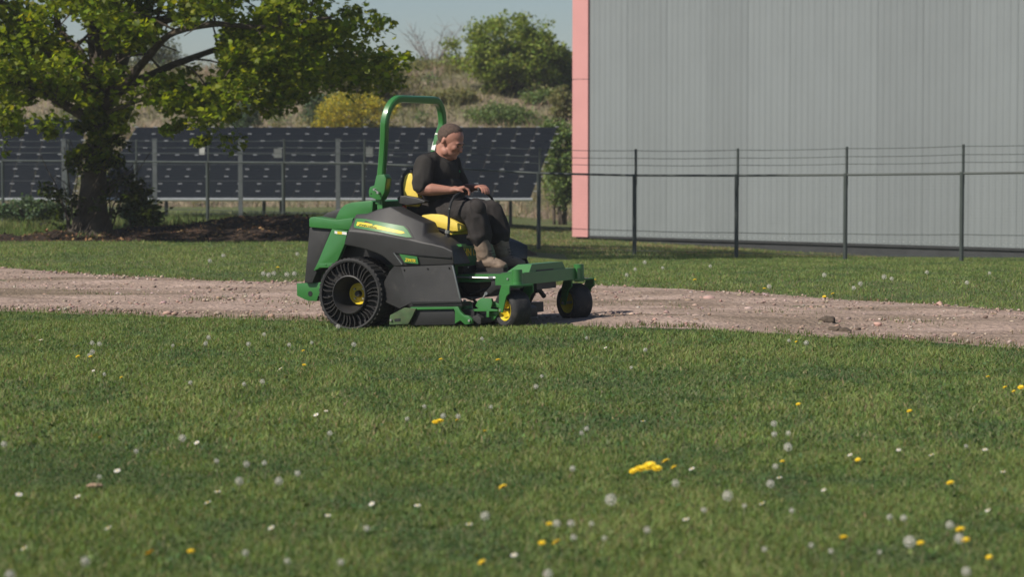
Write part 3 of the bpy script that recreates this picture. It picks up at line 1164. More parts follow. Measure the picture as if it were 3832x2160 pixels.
# trees on the bank
bush('rounded_tree', 'rounded bright green tree on the crest of the bank', 'tree', 1905, 62, 335, 390, 85, 'bright', ncl=190, per=85, leaf=0.12, crad=0.36, stems=14)
bush('leafy_tree', 'small green tree on the bank, leaning against the salmon corner strip', 'tree', 2085, 165, 350, 140, 86, 'green', ncl=70, per=60, leaf=0.12, crad=0.33, stems=8)
bush('leafy_tree', 'tall thin green tree rising just behind the salmon corner strip', 'tree', 2150, 190, 430, 80, 87, 'green', ncl=60, per=60, leaf=0.12, crad=0.3, stems=6)
bush('olive_tree', 'olive green bushy tree on the bank under the maple branch end', 'tree', 1370, 205, 385, 330, 84, 'olive', ncl=130, per=60, leaf=0.11, crad=0.35, stems=8)
bush('willow_tree', 'pale grey-green willow seen through the maple branches', 'tree', 560, 100, 330, 260, 100, 'grey', ncl=110, per=45, leaf=0.11, crad=0.4, stems=10)
bush('dark_tree', 'dark green tree on the bank behind the maple trunk', 'tree', 120, 230, 460, 380, 94, 'dark', ncl=130, per=55, leaf=0.11, crad=0.4, stems=8)
# shrubs on the bank
bush('broom_bush', 'broom bush covered in yellow blossom above the solar panels', 'bush', 1325, 350, 495, 300, 80, 'yellow', ncl=170, per=75, leaf=0.06, crad=0.24, stems=10)
bush('broom_bush', 'smaller yellow blossoming broom on the bank above the roll bar', 'bush', 1450, 345, 410, 150, 86, 'yellow', ncl=50, per=50, leaf=0.055, crad=0.2, stems=6)
bush('evergreen_shrub', 'dark evergreen shrub left of the yellow broom bush', 'bush', 1195, 350, 490, 140, 81, 'dark', ncl=70, per=60, leaf=0.08, crad=0.24)
bush('evergreen_shrub', 'dark evergreen shrub hugging the solar table top under the maple sprays', 'bush', 905, 385, 490, 130, 80, 'dark', ncl=60, per=60, leaf=0.08, crad=0.24)
bush('bramble_thicket', 'green bramble thicket behind the driver above the solar panels', 'bush', 1870, 395, 490, 260, 82, 'green', ncl=110, per=60, leaf=0.09, crad=0.26)
bush('bramble_thicket', 'tall green bramble clump on the bank, under the small leaning tree', 'bush', 2030, 350, 490, 150, 84, 'green', ncl=80, per=60, leaf=0.09, crad=0.26)
bush('ivy_hedge', 'leafy green hedge column between the solar table end and the warehouse', 'bush', 2105, 440, 790, 150, 66, 'green', ncl=120, per=60, leaf=0.085, crad=0.24, foot=-0.5)
bush('olive_scrub', 'olive scrub along the crest between the maple and the rounded tree', 'bush', 1660, 235, 340, 220, 95, 'olive', ncl=80, per=50, leaf=0.09, crad=0.3)
bush('olive_scrub', 'low olive scrub below the rounded tree on the bank', 'bush', 1770, 300, 400, 300, 89, 'olive', ncl=80, per=45, leaf=0.09, crad=0.3)
bush('olive_scrub', 'olive scrub patch on the bank directly above the roll bar', 'bush', 1560, 260, 350, 140, 93, 'olive', ncl=50, per=50, leaf=0.09, crad=0.28)
bush('olive_scrub', 'low olive scrub on the bank beneath the hanging maple sprays', 'bush', 640, 330, 440, 300, 88, 'olive', ncl=80, per=45, leaf=0.09, crad=0.3)
bush('olive_scrub', 'olive scrub hummock on the bank left of the bramble thicket', 'bush', 1690, 380, 470, 200, 84, 'olive', ncl=70, per=50, leaf=0.09, crad=0.26)
bush('olive_scrub', 'dull olive scrub on the bank right of the bramble thicket, by the warehouse', 'bush', 2110, 330, 450, 110, 82, 'olive', ncl=50, per=50, leaf=0.09, crad=0.26)
bush('pale_scrub', 'pale grey-green scrub on the bank under the rounded tree', 'bush', 1950, 320, 410, 260, 86, 'grey', ncl=70, per=45, leaf=0.09, crad=0.28)
bush('pale_scrub', 'pale grey-green scrub patch between the two yellow brooms', 'bush', 1420, 390, 470, 120, 83, 'grey', ncl=40, per=50, leaf=0.08, crad=0.25)
bush('dark_tree', 'dark olive tree low on the bank, left of the evergreen shrub', 'tree', 1060, 260, 430, 260, 90, 'olive', ncl=100, per=55, leaf=0.11, crad=0.35, stems=8)
bush('verge_shrub', 'low green shrub at the panel foot left of the maple trunk', 'bush', 110, 745, 830, 240, 52, 'dark', ncl=60, per=50, leaf=0.07, crad=0.18, foot=-0.2)
bush('verge_shrub', 'small dark leafy shrub right of the maple trunk foot', 'bush', 520, 720, 860, 130, 44.5, 'dark', ncl=50, per=50, leaf=0.07, crad=0.17)


# bare thorn tree on the crest
def bare_tree():
    Y = 98
    b = at(1620, 300, Y)
    b.z = hill_z(b.x, Y) - 0.1
    root = empty('bare_tree', b, 0, 'leafless grey thorn tree on the crest beside the rounded tree', 'tree')
    bm = bmesh.new()
    M['twig'] = mat('pale_twig', (0.24, 0.21, 0.19), rough=0.9)
    for _ in range(13):
        e = Vector((random.uniform(-1.2, 1.1), random.uniform(-0.6, 0.6), random.uniform(1.0, 2.1)))
        w = add_limb(bm, [Vector((0, 0, 0)), e * 0.5 + Vector((0, 0, 0.15)), e], 0.032, 0.006, n=5, sub=4)
        for q in w[3:]:
            for _ in range(3):
                f = q + Vector((random.gauss(0, 0.25), random.gauss(0, 0.25), random.uniform(0.05, 0.45)))
                add_limb(bm, [q, f], 0.008, 0.003, n=3, sub=2)
    from_bm('branches', bm, M['twig'], root)


bare_tree()

# dead stalks and rough grass clothing the bank
n = 34000
x = RNG.uniform(-22, 6, n)
y = RNG.uniform(67, 98, n)
nf_ = nfield(x, y, 0.3, 12)
z = np.array([hill_z(a, b) for a, b in zip(x, y)])
cols = np.where((nf_ > -0.08)[:, None], pal(PAL['olive'], n), pal(PAL['brown'], n))
o = blades('bank_scrub', x, y, z - 0.05, RNG.uniform(0.2, 0.6, n), RNG.uniform(0.02, 0.045, n), cols, M['dry'], segs=1, lean=1.0)
tag(o, 'brown dead stalks and rough grass covering the embankment')
cc, rr_ = [], []
for _ in range(420):
    a, b = random.uniform(-20, 5), random.uniform(72, 96)
    if noise.noise((a * 0.28, b * 0.28, 21.0)) < -0.02:
        continue
    cc.append((a, b, hill_z(a, b) + random.uniform(0.1, 0.4)))
    rr_.append(random.uniform(0.3, 0.6))
pos = clumps(cc, rr_, 95, 0.6)
cl = np.where((RNG.random((len(cc), 1)) < 0.5), 1.0, 0.0).repeat(95, 0)
cols = cl * pal(PAL['olive'], len(pos)) + (1 - cl) * pal(PAL['green'] + PAL['grey'], len(pos))
o = leaf_cloud('bank_undergrowth', pos, 0.10, cols * 1.15, M['leaf2'])
tag(o, 'low tangled green undergrowth spread over the embankment', kind='stuff')
# leaf litter and weeds on the soil bank
n = 5000
x = RNG.uniform(-10, 1.0, n)
y = RNG.uniform(40.3, 45, n)
z = np.array([bank_z(a, b) for a, b in zip(x, y)])
k = z > -0.1
lc = np.stack([x, y, z + 0.015], 1)[k]
o = leaf_cloud('leaf_litter', lc, 0.06, pal([(0.16, 0.09, 0.055), (0.22, 0.13, 0.07), (0.09, 0.055, 0.035), (0.3, 0.2, 0.1), (0.05, 0.035, 0.025)], len(lc), 0.2), M['dry'])
tag(o, 'brown fallen leaves strewn over the dark soil heap', kind='stuff')
n = 9000
x = RNG.uniform(-12, -2.5, n)
y = RNG.uniform(44.0, 52, n)
z = np.array([max(bank_z(a, b), ground_z(a, b)) for a, b in zip(x, y)])
o = blades('verge_weeds', x, y, z, RNG.uniform(0.1, 0.38, n), RNG.uniform(0.012, 0.03, n), pal(PAL['olive'] + PAL['green'], n), M['grass'], segs=1, lean=0.6)
tag(o, 'tall weeds along the foot of the fences')

n = 7000
x = RNG.uniform(-12, -6.4, n)
y = RNG.uniform(41.2, 46.5, n)
z = np.array([ground_z(a, b) for a, b in zip(x, y)])
o = blades('verge_grass', x, y, z - 0.01, RNG.uniform(0.06, 0.2, n), RNG.uniform(0.012, 0.025, n), pal(PAL['green'] + GREENS, n), M['grass'], segs=1, lean=0.7)
tag(o, 'longer green grass between the maple trunk and the fence')

# ------------------------------------------------------------------ zero-turn mower
YAW = R(28)
MX, MY = (1461 - 1916) / FPX * 22.0, 22.0
MROOT = empty('ride_on_mower', (MX, MY, ground_z(MX, MY) - 0.004), -YAW, 'green and black zero-turn ride-on mower with yellow seat and roll bar', 'mower')
MMAT = Matrix.Translation((MX, MY, ground_z(MX, MY) - 0.004)) @ Matrix.Rotation(-YAW, 4, 'Z') @ Matrix.Rotation(-R(2.1), 4, 'Y')
MROOT.rotation_euler = MMAT.to_euler()
MINV = MMAT.inverted()
_c = MINV @ CAMP


def Lp(u, v, y):
    """photo pixel -> mower-local point on the plane y = const"""
    d = MINV.to_3x3() @ ray(u, v)
    t = (y - _c.y) / d.y
    return _c + d * t


M['jgreen'] = mat('mower_green', (0.036, 0.165, 0.040), rough=0.38, var=0.06, scale=9, coat=0.25, dirt=((0.07, 0.15, 0.05), 14, 0.62, 0.5))
M['jblack'] = mat('mower_black_plastic', (0.024, 0.0235, 0.0245), rough=0.55, var=0.15, scale=10, bump=0.12, bscale=300, dirt=((0.085, 0.076, 0.066), 7, 0.56, 0.5))
M['black'] = mat('satin_black', (0.012, 0.012, 0.013), rough=0.5, var=0.15, scale=10)
M['rubber'] = mat('tyre_rubber', (0.022, 0.022, 0.023), rough=0.75, var=0.2, scale=15, bump=0.3, bscale=60, dirt=((0.105, 0.09, 0.074), 10, 0.52, 0.55))
M['jyellow'] = mat('mower_yellow', (0.66, 0.49, 0.025), rough=0.42, var=0.07, scale=12)
M['vinyl'] = mat('seat_vinyl', (0.78, 0.58, 0.09), rough=0.5, var=0.07, scale=10, bump=0.15, bscale=80, dirt=((0.45, 0.32, 0.05), 8, 0.62, 0.4))
M['chrome'] = mat('zinc_steel', (0.42, 0.42, 0.40), rough=0.42, metal=0.7, var=0.1, scale=20)
M['belt'] = mat('orange_belt_latch', (0.55, 0.07, 0.02), rough=0.5)
M['white'] = mat('white_decal', (0.75, 0.75, 0.72), rough=0.5)
M['deckgrime'] = mat('grimy_green', (0.05, 0.09, 0.035), rough=0.8, var=0.3, scale=12, dirt=((0.10, 0.09, 0.05), 10, 0.5, 0.7))


def prism(name, px, y0, y1, m, parent=MROOT, bev=0.006, ref=None, mirror=False, inset=0.0):
    """side outline in photo pixels, taken on plane y0 (or ref), run from y0 to y1"""
    pts = [Lp(u, v, ref if ref is not None else y0) for u, v in px]
    out = []
    for sgn in ((1, -1) if mirror else (1,)):
        bm = bmesh.new()
        a = [bm.verts.new((p.x, sgn * y0, p.z)) for p in pts]
        b = [bm.verts.new((p.x, sgn * y1, p.z)) for p in pts]
        n = len(pts)
        bm.faces.new(a)
        bm.faces.new(b[::-1])
        for i in range(n):
            bm.faces.new((a[i], b[i], b[(i + 1) % n], a[(i + 1) % n]))
        bmesh.ops.recalc_face_normals(bm, faces=bm.faces[:])
        if bev:
            bevel_all(bm, bev)
        out.append(from_bm(name, bm, m, parent, angle=30))
    return out[0] if len(out) == 1 else out


# --- rear wheels (airless: tread band, web of spokes, cup hub)
WR, WY0, WY1 = 0.298, -0.64, -0.36


def rear_wheel(sgn):
    yc = (WY0 + WY1) / 2
    bm = bmesh.new()
    hw = (WY1 - WY0) / 2
    prof = [(WR - 0.030, -hw + 0.004), (WR - 0.016, -hw), (WR - 0.004, -hw + 0.012), (WR, -hw + 0.035), (WR, hw - 0.035), (WR - 0.004, hw - 0.012), (WR - 0.016, hw), (WR - 0.030, hw - 0.004), (WR - 0.030, -hw + 0.004)]
    add_lathe(bm, prof, 64)
    # tread blocks
    for k in range(44):
        th = 2 * math.pi * k / 44
        for s, off in ((-1, 0), (1, math.pi / 44)):
            mt = Matrix.Rotation(-(th + off), 4, 'Y')
            add_box(bm, WR - 0.004, WR + 0.0035, -hw * 0.9 if s < 0 else 0.015, -0.015 if s < 0 else hw * 0.9, -0.011, 0.011, mt)
    w = from_bm('rear_wheel', bm, M['rubber'], MROOT, angle=30)
    w.location = (0, sgn * -yc, WR - 0.008) if sgn > 0 else (0, yc, WR - 0.008)
    if sgn > 0:
        w.rotation_euler = (0, 0, math.pi)
    # spokes: paired curved vanes
    bm = bmesh.new()
    r0, r1, n = 0.155, WR - 0.028, 6
    pts = []
    for i in range(n + 1):
        f = i / n
        r = r0 + (r1 - r0) * f
        a = 0.07 * math.sin(math.pi * f) + 0.05 * f
        pts.append((r, a))
    vs = []
    for (r, a) in pts:
        row = []
        for y in (-hw + 0.012, hw - 0.012):
            for t in (-0.004, 0.004):
                row.append(bm.verts.new((r * math.cos(a) - t * math.sin(a), y, r * math.sin(a) + t * math.cos(a))))
        vs.append(row)
    for i in range(n):
        a, b = vs[i], vs[i + 1]
        bm.faces.new((a[0], a[1], b[1], b[0]))
        bm.faces.new((a[2], b[2], b[3], a[3]))
        bm.faces.new((a[0], b[0], b[2], a[2]))
        bm.faces.new((a[1], a[3], b[3], b[1]))
    M['web'] = mat('spoke_rubber', (0.017, 0.016, 0.016), rough=0.85, var=0.3, scale=20, dirt=((0.05, 0.043, 0.036), 16, 0.55, 0.6))
    sp = from_bm('spoke', bm, M['web'], w, smooth=False)
    for k in range(1, 34):
        c = sp.copy()
        COL.objects.link(c)
        c.parent = w
        c.rotation_euler = (0, 2 * math.pi * k / 34 + 0.05 * math.sin(k * 5), 0)
    # inward-facing disc closing the web
    lathe('inner_disc', [(0.14, -hw * 0.62), (WR - 0.03, -hw * 0.62), (WR - 0.03, hw - 0.004), (0.14, hw - 0.004)], M['rubber'], w, n=48)
    lathe('hub_cup', [(0.150, -hw - 0.012), (0.158, -hw - 0.008), (0.160, hw - 0.02), (0.150, hw - 0.02), (0.145, hw * 0.55), (0.092, hw * 0.55), (0.092, hw * 0.50), (0.094, hw * 0.30), (0.132, -hw * 0.3), (0.146, -hw - 0.006), (0.150, -hw - 0.012)], M['jblack'], w, n=48)
    lathe('rim_disc', [(0.0005, hw * 0.10), (0.036, hw * 0.10), (0.04, hw * 0.16), (0.070, hw * 0.16), (0.082, hw * 0.04), (0.088, hw * 0.04), (0.090, hw * 0.52), (0.0005, hw * 0.52)], M['jyellow'], w, n=40)
    lathe('hub_cap', [(0.0005, -hw * 0.15), (0.022, -hw * 0.15), (0.027, -hw * 0.08), (0.029, hw * 0.15)], M['black'], w, n=24)
    for k in range(4):
        a = math.pi / 4 + k * math.pi / 2
        lathe('lug_nut', [(0.0005, hw * 0.02), (0.007, hw * 0.02), (0.009, hw * 0.08), (0.009, hw * 0.17)], M['chrome'], w, n=6, c=(0.056 * math.cos(a), 0, 0.056 * math.sin(a)))
    return w


rear_wheel(-1)
rear_wheel(1)
tube('axle', [(0, -0.42, WR), (0, 0.42, WR)], 0.035, M['black'], MROOT)

# --- side pods (black fenders)
POD_T = [(1331, 802), (1372, 800), (1415, 783), (1462, 773), (1512, 800), (1550, 817), (1588, 834), (1604, 872), (1652, 893), (1687, 918)]
POD_C = [(1303, 864), (1345, 868), (1390, 874), (1435, 880), (1480, 888), (1530, 897), (1580, 908), (1618, 914), (1660, 924), (1695, 940)]
POD_B = [(1287, 916), (1352, 930), (1400, 945), (1430, 958), (1455, 979), (1475, 998), (1530, 997), (1590, 995), (1640, 993), (1699, 992)]
YT, YC, YB = -0.52, -0.645, -0.632


def pod(sgn):
    bm = bmesh.new()
    rows = []
    def row(pts, yref, y):
        return [bm.verts.new((Lp(u, v, yref).x, sgn * y, Lp(u, v, yref).z)) for u, v in pts]
    mid = [((a[0] * .35 + b[0] * .65), (a[1] * .35 + b[1] * .65)) for a, b in zip(POD_T, POD_C)]
    top_in = row(POD_T, YT, -0.34)
    rows = [top_in, row(POD_T, YT, YT), row(mid, -0.602, -0.602), row(POD_C, YC, YC)]
    low = [((a[0] * .55 + b[0] * .45), (a[1] * .55 + b[1] * .45)) for a, b in zip(POD_C, POD_B)]
    rows += [row(low, -0.640, -0.640), row(POD_B, YB, YB), row(POD_B, YB, -0.36)]
    for i in range(len(rows) - 1):
        for k in range(len(POD_T) - 1):
            bm.faces.new((rows[i][k], rows[i][k + 1], rows[i + 1][k + 1], rows[i + 1][k]))
    bm.faces.new([r[0] for r in rows])
    bm.faces.new([r[-1] for r in rows][::-1])
    bmesh.ops.recalc_face_normals(bm, faces=bm.faces[:])
    bmesh.ops.bevel(bm, geom=[e for e in bm.edges if len(e.link_faces) == 2 and e.calc_face_angle(0) > 0.5], offset=0.012, segments=3, profile=0.6, affect='EDGES', clamp_overlap=True)
    return from_bm('fender_pod', bm, M['jblack'], MROOT, angle=40)


podR = pod(1)
podL = pod(-1)


def pod_y(u, v):
    us = [p[0] for p in POD_T]
    tv = np.interp(u, us, [p[1] for p in POD_T])
    cv = np.interp(u, [p[0] for p in POD_C], [p[1] for p in POD_C])
    if v > cv:
        return -0.647
    t = (v - tv) / (cv - tv)
    return YT + (-0.602 - YT) * t / 0.65 if t < 0.65 else -0.602 + (YC + 0.602) * (t - 0.65) / 0.35


def decal(name, px, lift, m, parent, thick=0.006, grid=None):
    """thin plate that follows the pod side"""
    bm = bmesh.new()
    a, b = [], []
    for u, v in px:
        y = pod_y(u, v)
        p = Lp(u, v, y)
        a.append(bm.verts.new((p.x, y - lift - thick, p.z)))
        b.append(bm.verts.new((p.x, y + 0.012, p.z)))
    n = len(px)
    bmesh.ops.triangulate(bm, faces=[bm.faces.new(a)])
    for i in range(n):
        bm.faces.new((a[i], a[(i + 1) % n], b[(i + 1) % n], b[i]))
    return from_bm(name, bm, m, parent, angle=30)


decal('badge_recess', [(1331, 813), (1420, 825), (1520, 844), (1532, 858), (1550, 892), (1522, 892), (1430, 873), (1322, 855), (1322, 842)], 0.004, M['black'], podR, 0.002)
bad = [(1335, 817), (1370, 819), (1420, 829), (1470, 838), (1513, 846), (1526, 858), (1544, 888), (1524, 888), (1480, 880), (1430, 869), (1375, 860), (1329, 852), (1327, 843)]
decal('badge_plate', bad, 0.007, M['jgreen'], podR, 0.006)
stripe = [(1341, 830), (1377, 834), (1425, 845), (1470, 856), (1513, 866), (1518, 872), (1505, 875), (1470, 868), (1425, 859), (1377, 850), (1337, 844)]
decal('badge_stripe', stripe, 0.010, M['jyellow'], podR, 0.006)
decal('model_badge', [(1496, 951), (1530, 956), (1562, 961), (1567, 988), (1515, 983)], 0.003, M['jgreen'], podR, 0.004)


def text_mesh(name, body, size, m, parent, origin, xdir, ydir, extrude=0.0015, shear=0.0, squash=1.0):
    cu = bpy.data.curves.new('lettering', 'FONT')
    cu.body = body
    cu.size = size
    cu.extrude = extrude
    cu.offset = size * 0.022
    cu.shear = shear
    cu.align_x = 'LEFT'
    cu.resolution_u = 3
    ob = bpy.data.objects.new('lettering', cu)
    COL.objects.link(ob)
    bpy.context.view_layer.update()
    me = bpy.data.meshes.new_from_object(ob.evaluated_get(bpy.context.evaluated_depsgraph_get()))
    bpy.data.objects.remove(ob)
    xd = xdir.normalized()
    zd = xd.cross(ydir).normalized()
    yd = zd.cross(xd)
    for v in me.vertices:
        v.co = origin + xd * v.co.x * squash + yd * v.co.y + zd * v.co.z
    me.materials.clear()
    me.materials.append(m)
    o_ = link(name, me, m, parent)
    o_['kind'] = 'stuff'
    return o_


def side_pt(u, v, lift):
    y = pod_y(u, v)
    p = Lp(u, v, y)
    return Vector((p.x, y - lift, p.z))


M['inkgreen'] = mat('green_ink', (0.02, 0.09, 0.02), rough=0.5)
o0, o1 = side_pt(1347, 843, 0.018), side_pt(1430, 858, 0.018)
oy = side_pt(1350, 832, 0.017) - side_pt(1346.5, 845, 0.017)
tm = text_mesh('stripe_lettering', 'JOHN DEERE', 0.024, M['inkgreen'], podR, o0, o1 - o0, oy, squash=1.3)
w_ = max(v.co.x for v in tm.data.vertices) - min(v.co.x for v in tm.data.vertices)
o0, o1 = side_pt(1517, 978, 0.0085), side_pt(1562, 983, 0.0085)
text_mesh('model_lettering', 'Z997R', 0.036, M['jyellow'], podR, o0, o1 - o0, Vector((0, 0, 1)), shear=0.15)

decal('panel_groove', [(1474, 943), (1580, 953), (1688, 962), (1688, 966), (1580, 957), (1474, 947)], 0.0015, M['black'], podR, 0.002)
decal('painted_crease_light', [(1472, 947), (1476, 946), (1507, 988), (1503, 990)], 0.0015, M['galv'], podR, 0.002)  # pale strip paints in the highlight along the panel crease
# skirts below the pods
for sgn in (1, -1):
    bm = bmesh.new()
    def P(u, v, y): 
        p = Lp(u, v, y)
        return bm.verts.new((p.x, sgn * y, p.z))
    a = [P(1474, 997, -.625), P(1500, 999, -.645), P(1690, 991, -.645), P(1694, 1000, -.645), P(1722, 1128, -.675), P(1632, 1131, -.675), P(1540, 1133, -.675), P(1518, 1060, -.66)]
    l = [P(1458, 1016, -.59), P(1438, 1054, -.58), P(1432, 1126, -.585), P(1495, 1155, -.60)]
    bm.faces.new((a[1], a[2], a[3], a[4], a[5], a[6], a[7]))
    bm.faces.new((a[0], a[1], a[7], l[0]))
    bm.faces.new((l[0], a[7], a[6], l[1]))
    bm.faces.new((l[1], a[6], l[3], l[2]))
    bmesh.ops.recalc_face_normals(bm, faces=bm.faces[:])
    ge = bmesh.ops.solidify(bm, geom=bm.faces[:], thickness=0.014)
    from_bm('skirt_flap', bm, M['jblack'], MROOT, angle=20)
prism('skirt_edge', [(1538, 1128), (1724, 1124), (1728, 1134), (1540, 1140)], -.682, -.66, M['black'], bev=0.002)
prism('skirt_lip', [(1690, 993), (1695, 993), (1726, 1126), (1720, 1127)], -.672, -.66, M['galv'], bev=0.001)

# --- rear engine guard and hood
prism('guard_band', [(1155, 818), (1163, 812), (1178, 811), (1255, 823), (1322, 815), (1312, 862), (1245, 858), (1156, 851)], -.47, .47, M['jgreen'], bev=0.014)
for sgn in (1, -1):
    pts = [Lp(u, v, -.475) for u, v in [(1241, 857), (1301, 864), (1288, 918), (1251, 1003), (1200, 1003), (1172, 1015), (1186, 988)]]
    bm = bmesh.new()
    n = len(pts)
    a = [bm.verts.new((p.x, sgn * -.475, p.z)) for p in pts]
    b = [bm.verts.new((p.x, sgn * -.43, p.z)) for p in pts]
    bm.faces.new(a); bm.faces.new(b[::-1])
    for i in range(n):
        bm.faces.new((a[i], b[i], b[(i + 1) % n], a[(i + 1) % n]))
    bmesh.ops.recalc_face_normals(bm, faces=bm.faces[:])
    bevel_all(bm, 0.006)
    leg = from_bm('guard_leg', bm, M['jgreen'], MROOT, angle=30)
    if sgn == 1:
        for q, (u0, u1, mm) in enumerate(((1252, 1262, 'white'), (1262, 1280, 'jyellow'), (1280, 1297, 'white'))):
            prism('sticker', [(u0, 864 + q * 1.5), (u1, 866 + q * 1.5), (u1, 876 + q * 1.5), (u0, 874 + q * 1.5)], -.4775, -.474, M[mm], parent=leg, bev=0)
        p = Lp(1219, 991, -.48)
        lathe('bolt', [(0.0005, -.487), (0.008, -.487), (0.009, -.474)], M['jgreen'], leg, n=8, c=(p.x, 0, p.z))
prism('guard_fold', [(1195, 986), (1258, 984), (1250, 1002), (1190, 1002)], -.481, -.476, M['jgreen'], bev=0.002)
prism('rear_cover', [(1157, 851), (1241, 856), (1200, 960), (1188, 1012), (1168, 1060), (1138, 1060), (1148, 957)], -.44, .44, M['jblack'], bev=0.012)
prism('engine_hood', [(1252, 824), (1262, 800), (1272, 782), (1290, 765), (1315, 757), (1386, 750), (1396, 754), (1393, 795), (1370, 806), (1326, 818)], -.42, .42, M['jgreen'], bev=0.02)
prism('air_scoop', [(1193, 815), (1225, 795), (1275, 778), (1290, 800), (1255, 824)], -.36, .36, M['jblack'], bev=0.015)
prism('rear_bumper', [(1110, 1061), (1222, 1056), (1222, 1108), (1190, 1108), (1185, 1128), (1150, 1126), (1111, 1107)], -.40, -.36, M['jgreen'], bev=0.004, mirror=True)
bb0, bb1 = Lp(1112, 1062, -.40), Lp(1130, 1104, -.40)
box('bumper_bar', bb0.x - 0.002, bb1.x, -.359, .359, bb1.z, bb0.z - 0.004, M['jgreen'], MROOT, bev=0.006)
p = Lp(1161, 1100, -.40)
lathe('bumper_hole', [(0.0005, -.4025), (0.021, -.4025), (0.024, -.399)], M['black'], MROOT, n=20, c=(p.x, 0, p.z))
prism('bumper_slot', [(1192, 1103), (1224, 1100), (1224, 1122), (1190, 1118)], -.39, -.30, M['black'], bev=0.002)
# engine block and chassis inside
box('engine_block', -0.38, 0.30, -.33, .33, 0.30, 0.86, M['black'], MROOT, bev=0.03)
box('transaxle', -0.25, 0.45, -.35, .35, 0.16, 0.42, M['black'], MROOT, bev=0.03)
tube('exhaust_pipe', [(-.35, -.2, .42), (-.45, -.2, .40), (-.5, -.12, .40)], 0.03, M['galv'], MROOT)
# inner green side rail seen behind the wheel
prism('frame_plate', [(1195, 1020), (1300, 1000), (1480, 990), (1480, 1060), (1200, 1062)], -.345, -.335, M['deckgrime'], bev=0.002, mirror=True)

# --- roll bar
half = 0.475
pth = []
zt = 1.872
ctrl = [(0.145, -.405, 1.02), (0.158, -.405, 1.22), (0.185, -.418, 1.40), (0.215, -.445, 1.56), (0.235, -half, 1.66)]
pth += ctrl
for k in range(1, 9):
    a = math.pi / 2 * k / 8
    pth.append((0.235 + 0.03 * k / 8, -half + 0.19 * (1 - math.cos(a)), 1.66 + (zt - 1.66) * math.sin(a)))
top = [(0.265, -0.1, zt), (0.265, 0.1, zt)]
pth = [(x + 0.036 * z - 0.006, y, z) for x, y, z in pth]
ctrl = pth[:5]
top = [(x + 0.036 * z - 0.006, y, z) for x, y, z in top]
pth = pth + top + [(x, -y, z) for x, y, z in pth[::-1]]
tube('roll_bar', pth, 0.030, M['jgreen'], MROOT, n=16, square=True)
# fold brackets with their pins
FB = [(1408, 656), (1437, 652), (1445, 668), (1438, 719), (1425, 748), (1410, 748), (1381, 736), (1379, 716), (1384, 699), (1400, 694)]
br = prism('fold_bracket', FB, -.475, -.385, M['jgreen'], bev=0.005, ref=-.475)
brp = [Lp(u, v, -.475) for u, v in FB]
bm = bmesh.new()
a = [bm.verts.new((q.x, .475, q.z)) for q in brp]
b = [bm.verts.new((q.x, .385, q.z)) for q in brp]
bm.faces.new(a); bm.faces.new(b[::-1])
for i in range(len(a)):
    bm.faces.new((a[i], b[i], b[(i + 1) % len(a)], a[(i + 1) % len(a)]))
bevel_all(bm, 0.005)
from_bm('fold_bracket', bm, M['jgreen'], MROOT, angle=30)
p1, p2 = Lp(1402, 709, -.485), Lp(1418, 721, -.485)
tube('lock_pin', [(p1.x, -.50, p1.z), (p1.x, -.47, p1.z)], 0.010, M['chrome'], br, n=8)
tube('lock_pin', [(p1.x, -.492, p1.z), (p2.x, -.492, p2.z)], 0.006, M['chrome'], br, n=6)
tube('lock_pin', [(p2.x, -.51, p2.z), (p2.x, -.47, p2.z)], 0.010, M['chrome'], br, n=8)
p3 = Lp(1389, 725, -.476)
lathe('pin_hole', [(0.0005, -.4775), (0.006, -.4775), (0.007, -.474)], M['black'], br, n=10, c=(p3.x, 0, p3.z))
for s in (-1, 1):
    q0, q1 = Lp(1420, 745, -.43), Lp(1420, 800, -.43)
    box('roll_bar_post', q0.x - 0.024, q0.x + 0.024, s * .405 - 0.024, s * .405 + 0.024, 0.72, q0.z + 0.01, M['jgreen'], MROOT, bev=0.005)
# white reflective sticker on the far leg
def lerp_pth(z):
    for a, b in zip(ctrl[:-1], ctrl[1:]):
        if a[2] <= z <= b[2]:
            t = (z - a[2]) / (b[2] - a[2])
            return [a[i] + (b[i] - a[i]) * t for i in range(3)]
za, zb = 1.45, 1.59
A_, B_ = lerp_pth(za), lerp_pth(zb)
tube('reflective_sticker', [(A_[0], -A_[1], za), (B_[0], -B_[1], zb)], 0.0312, M['white'], MROOT, n=16, square=True)

# --- seat
M['seatblack'] = mat('seat_shell', (0.02, 0.02, 0.021), rough=0.6)
prism('seat_cushion', [(1574, 812), (1580, 802), (1610, 799), (1655, 804), (1700, 826), (1722, 842), (1727, 856), (1718, 866), (1690, 866), (1640, 851), (1600, 843), (1577, 836)], -.27, .27, M['vinyl'], bev=0.022)
prism('seat_pan', [(1600, 842), (1640, 851), (1690, 866), (1700, 870), (1690, 880), (1615, 868), (1598, 858)], -.24, .24, M['vinyl'], bev=0.01)
prism('seat_back', [(1509, 730), (1507, 690), (1513, 660), (1525, 645), (1540, 648), (1547, 665), (1565, 735), (1566, 775), (1512, 772)], -.26, .26, M['vinyl'], bev=0.025)
prism('seat_shell', [(1503, 775), (1498, 690), (1506, 652), (1522, 632), (1536, 630), (1544, 645), (1526, 650), (1514, 664), (1510, 690), (1514, 775)], -.255, .255, M['seatblack'], bev=0.008)
prism('seat_bracket', [(1523, 770), (1566, 770), (1567, 815), (1540, 835), (1525, 812)], -.23, .23, M['seatblack'], bev=0.01)
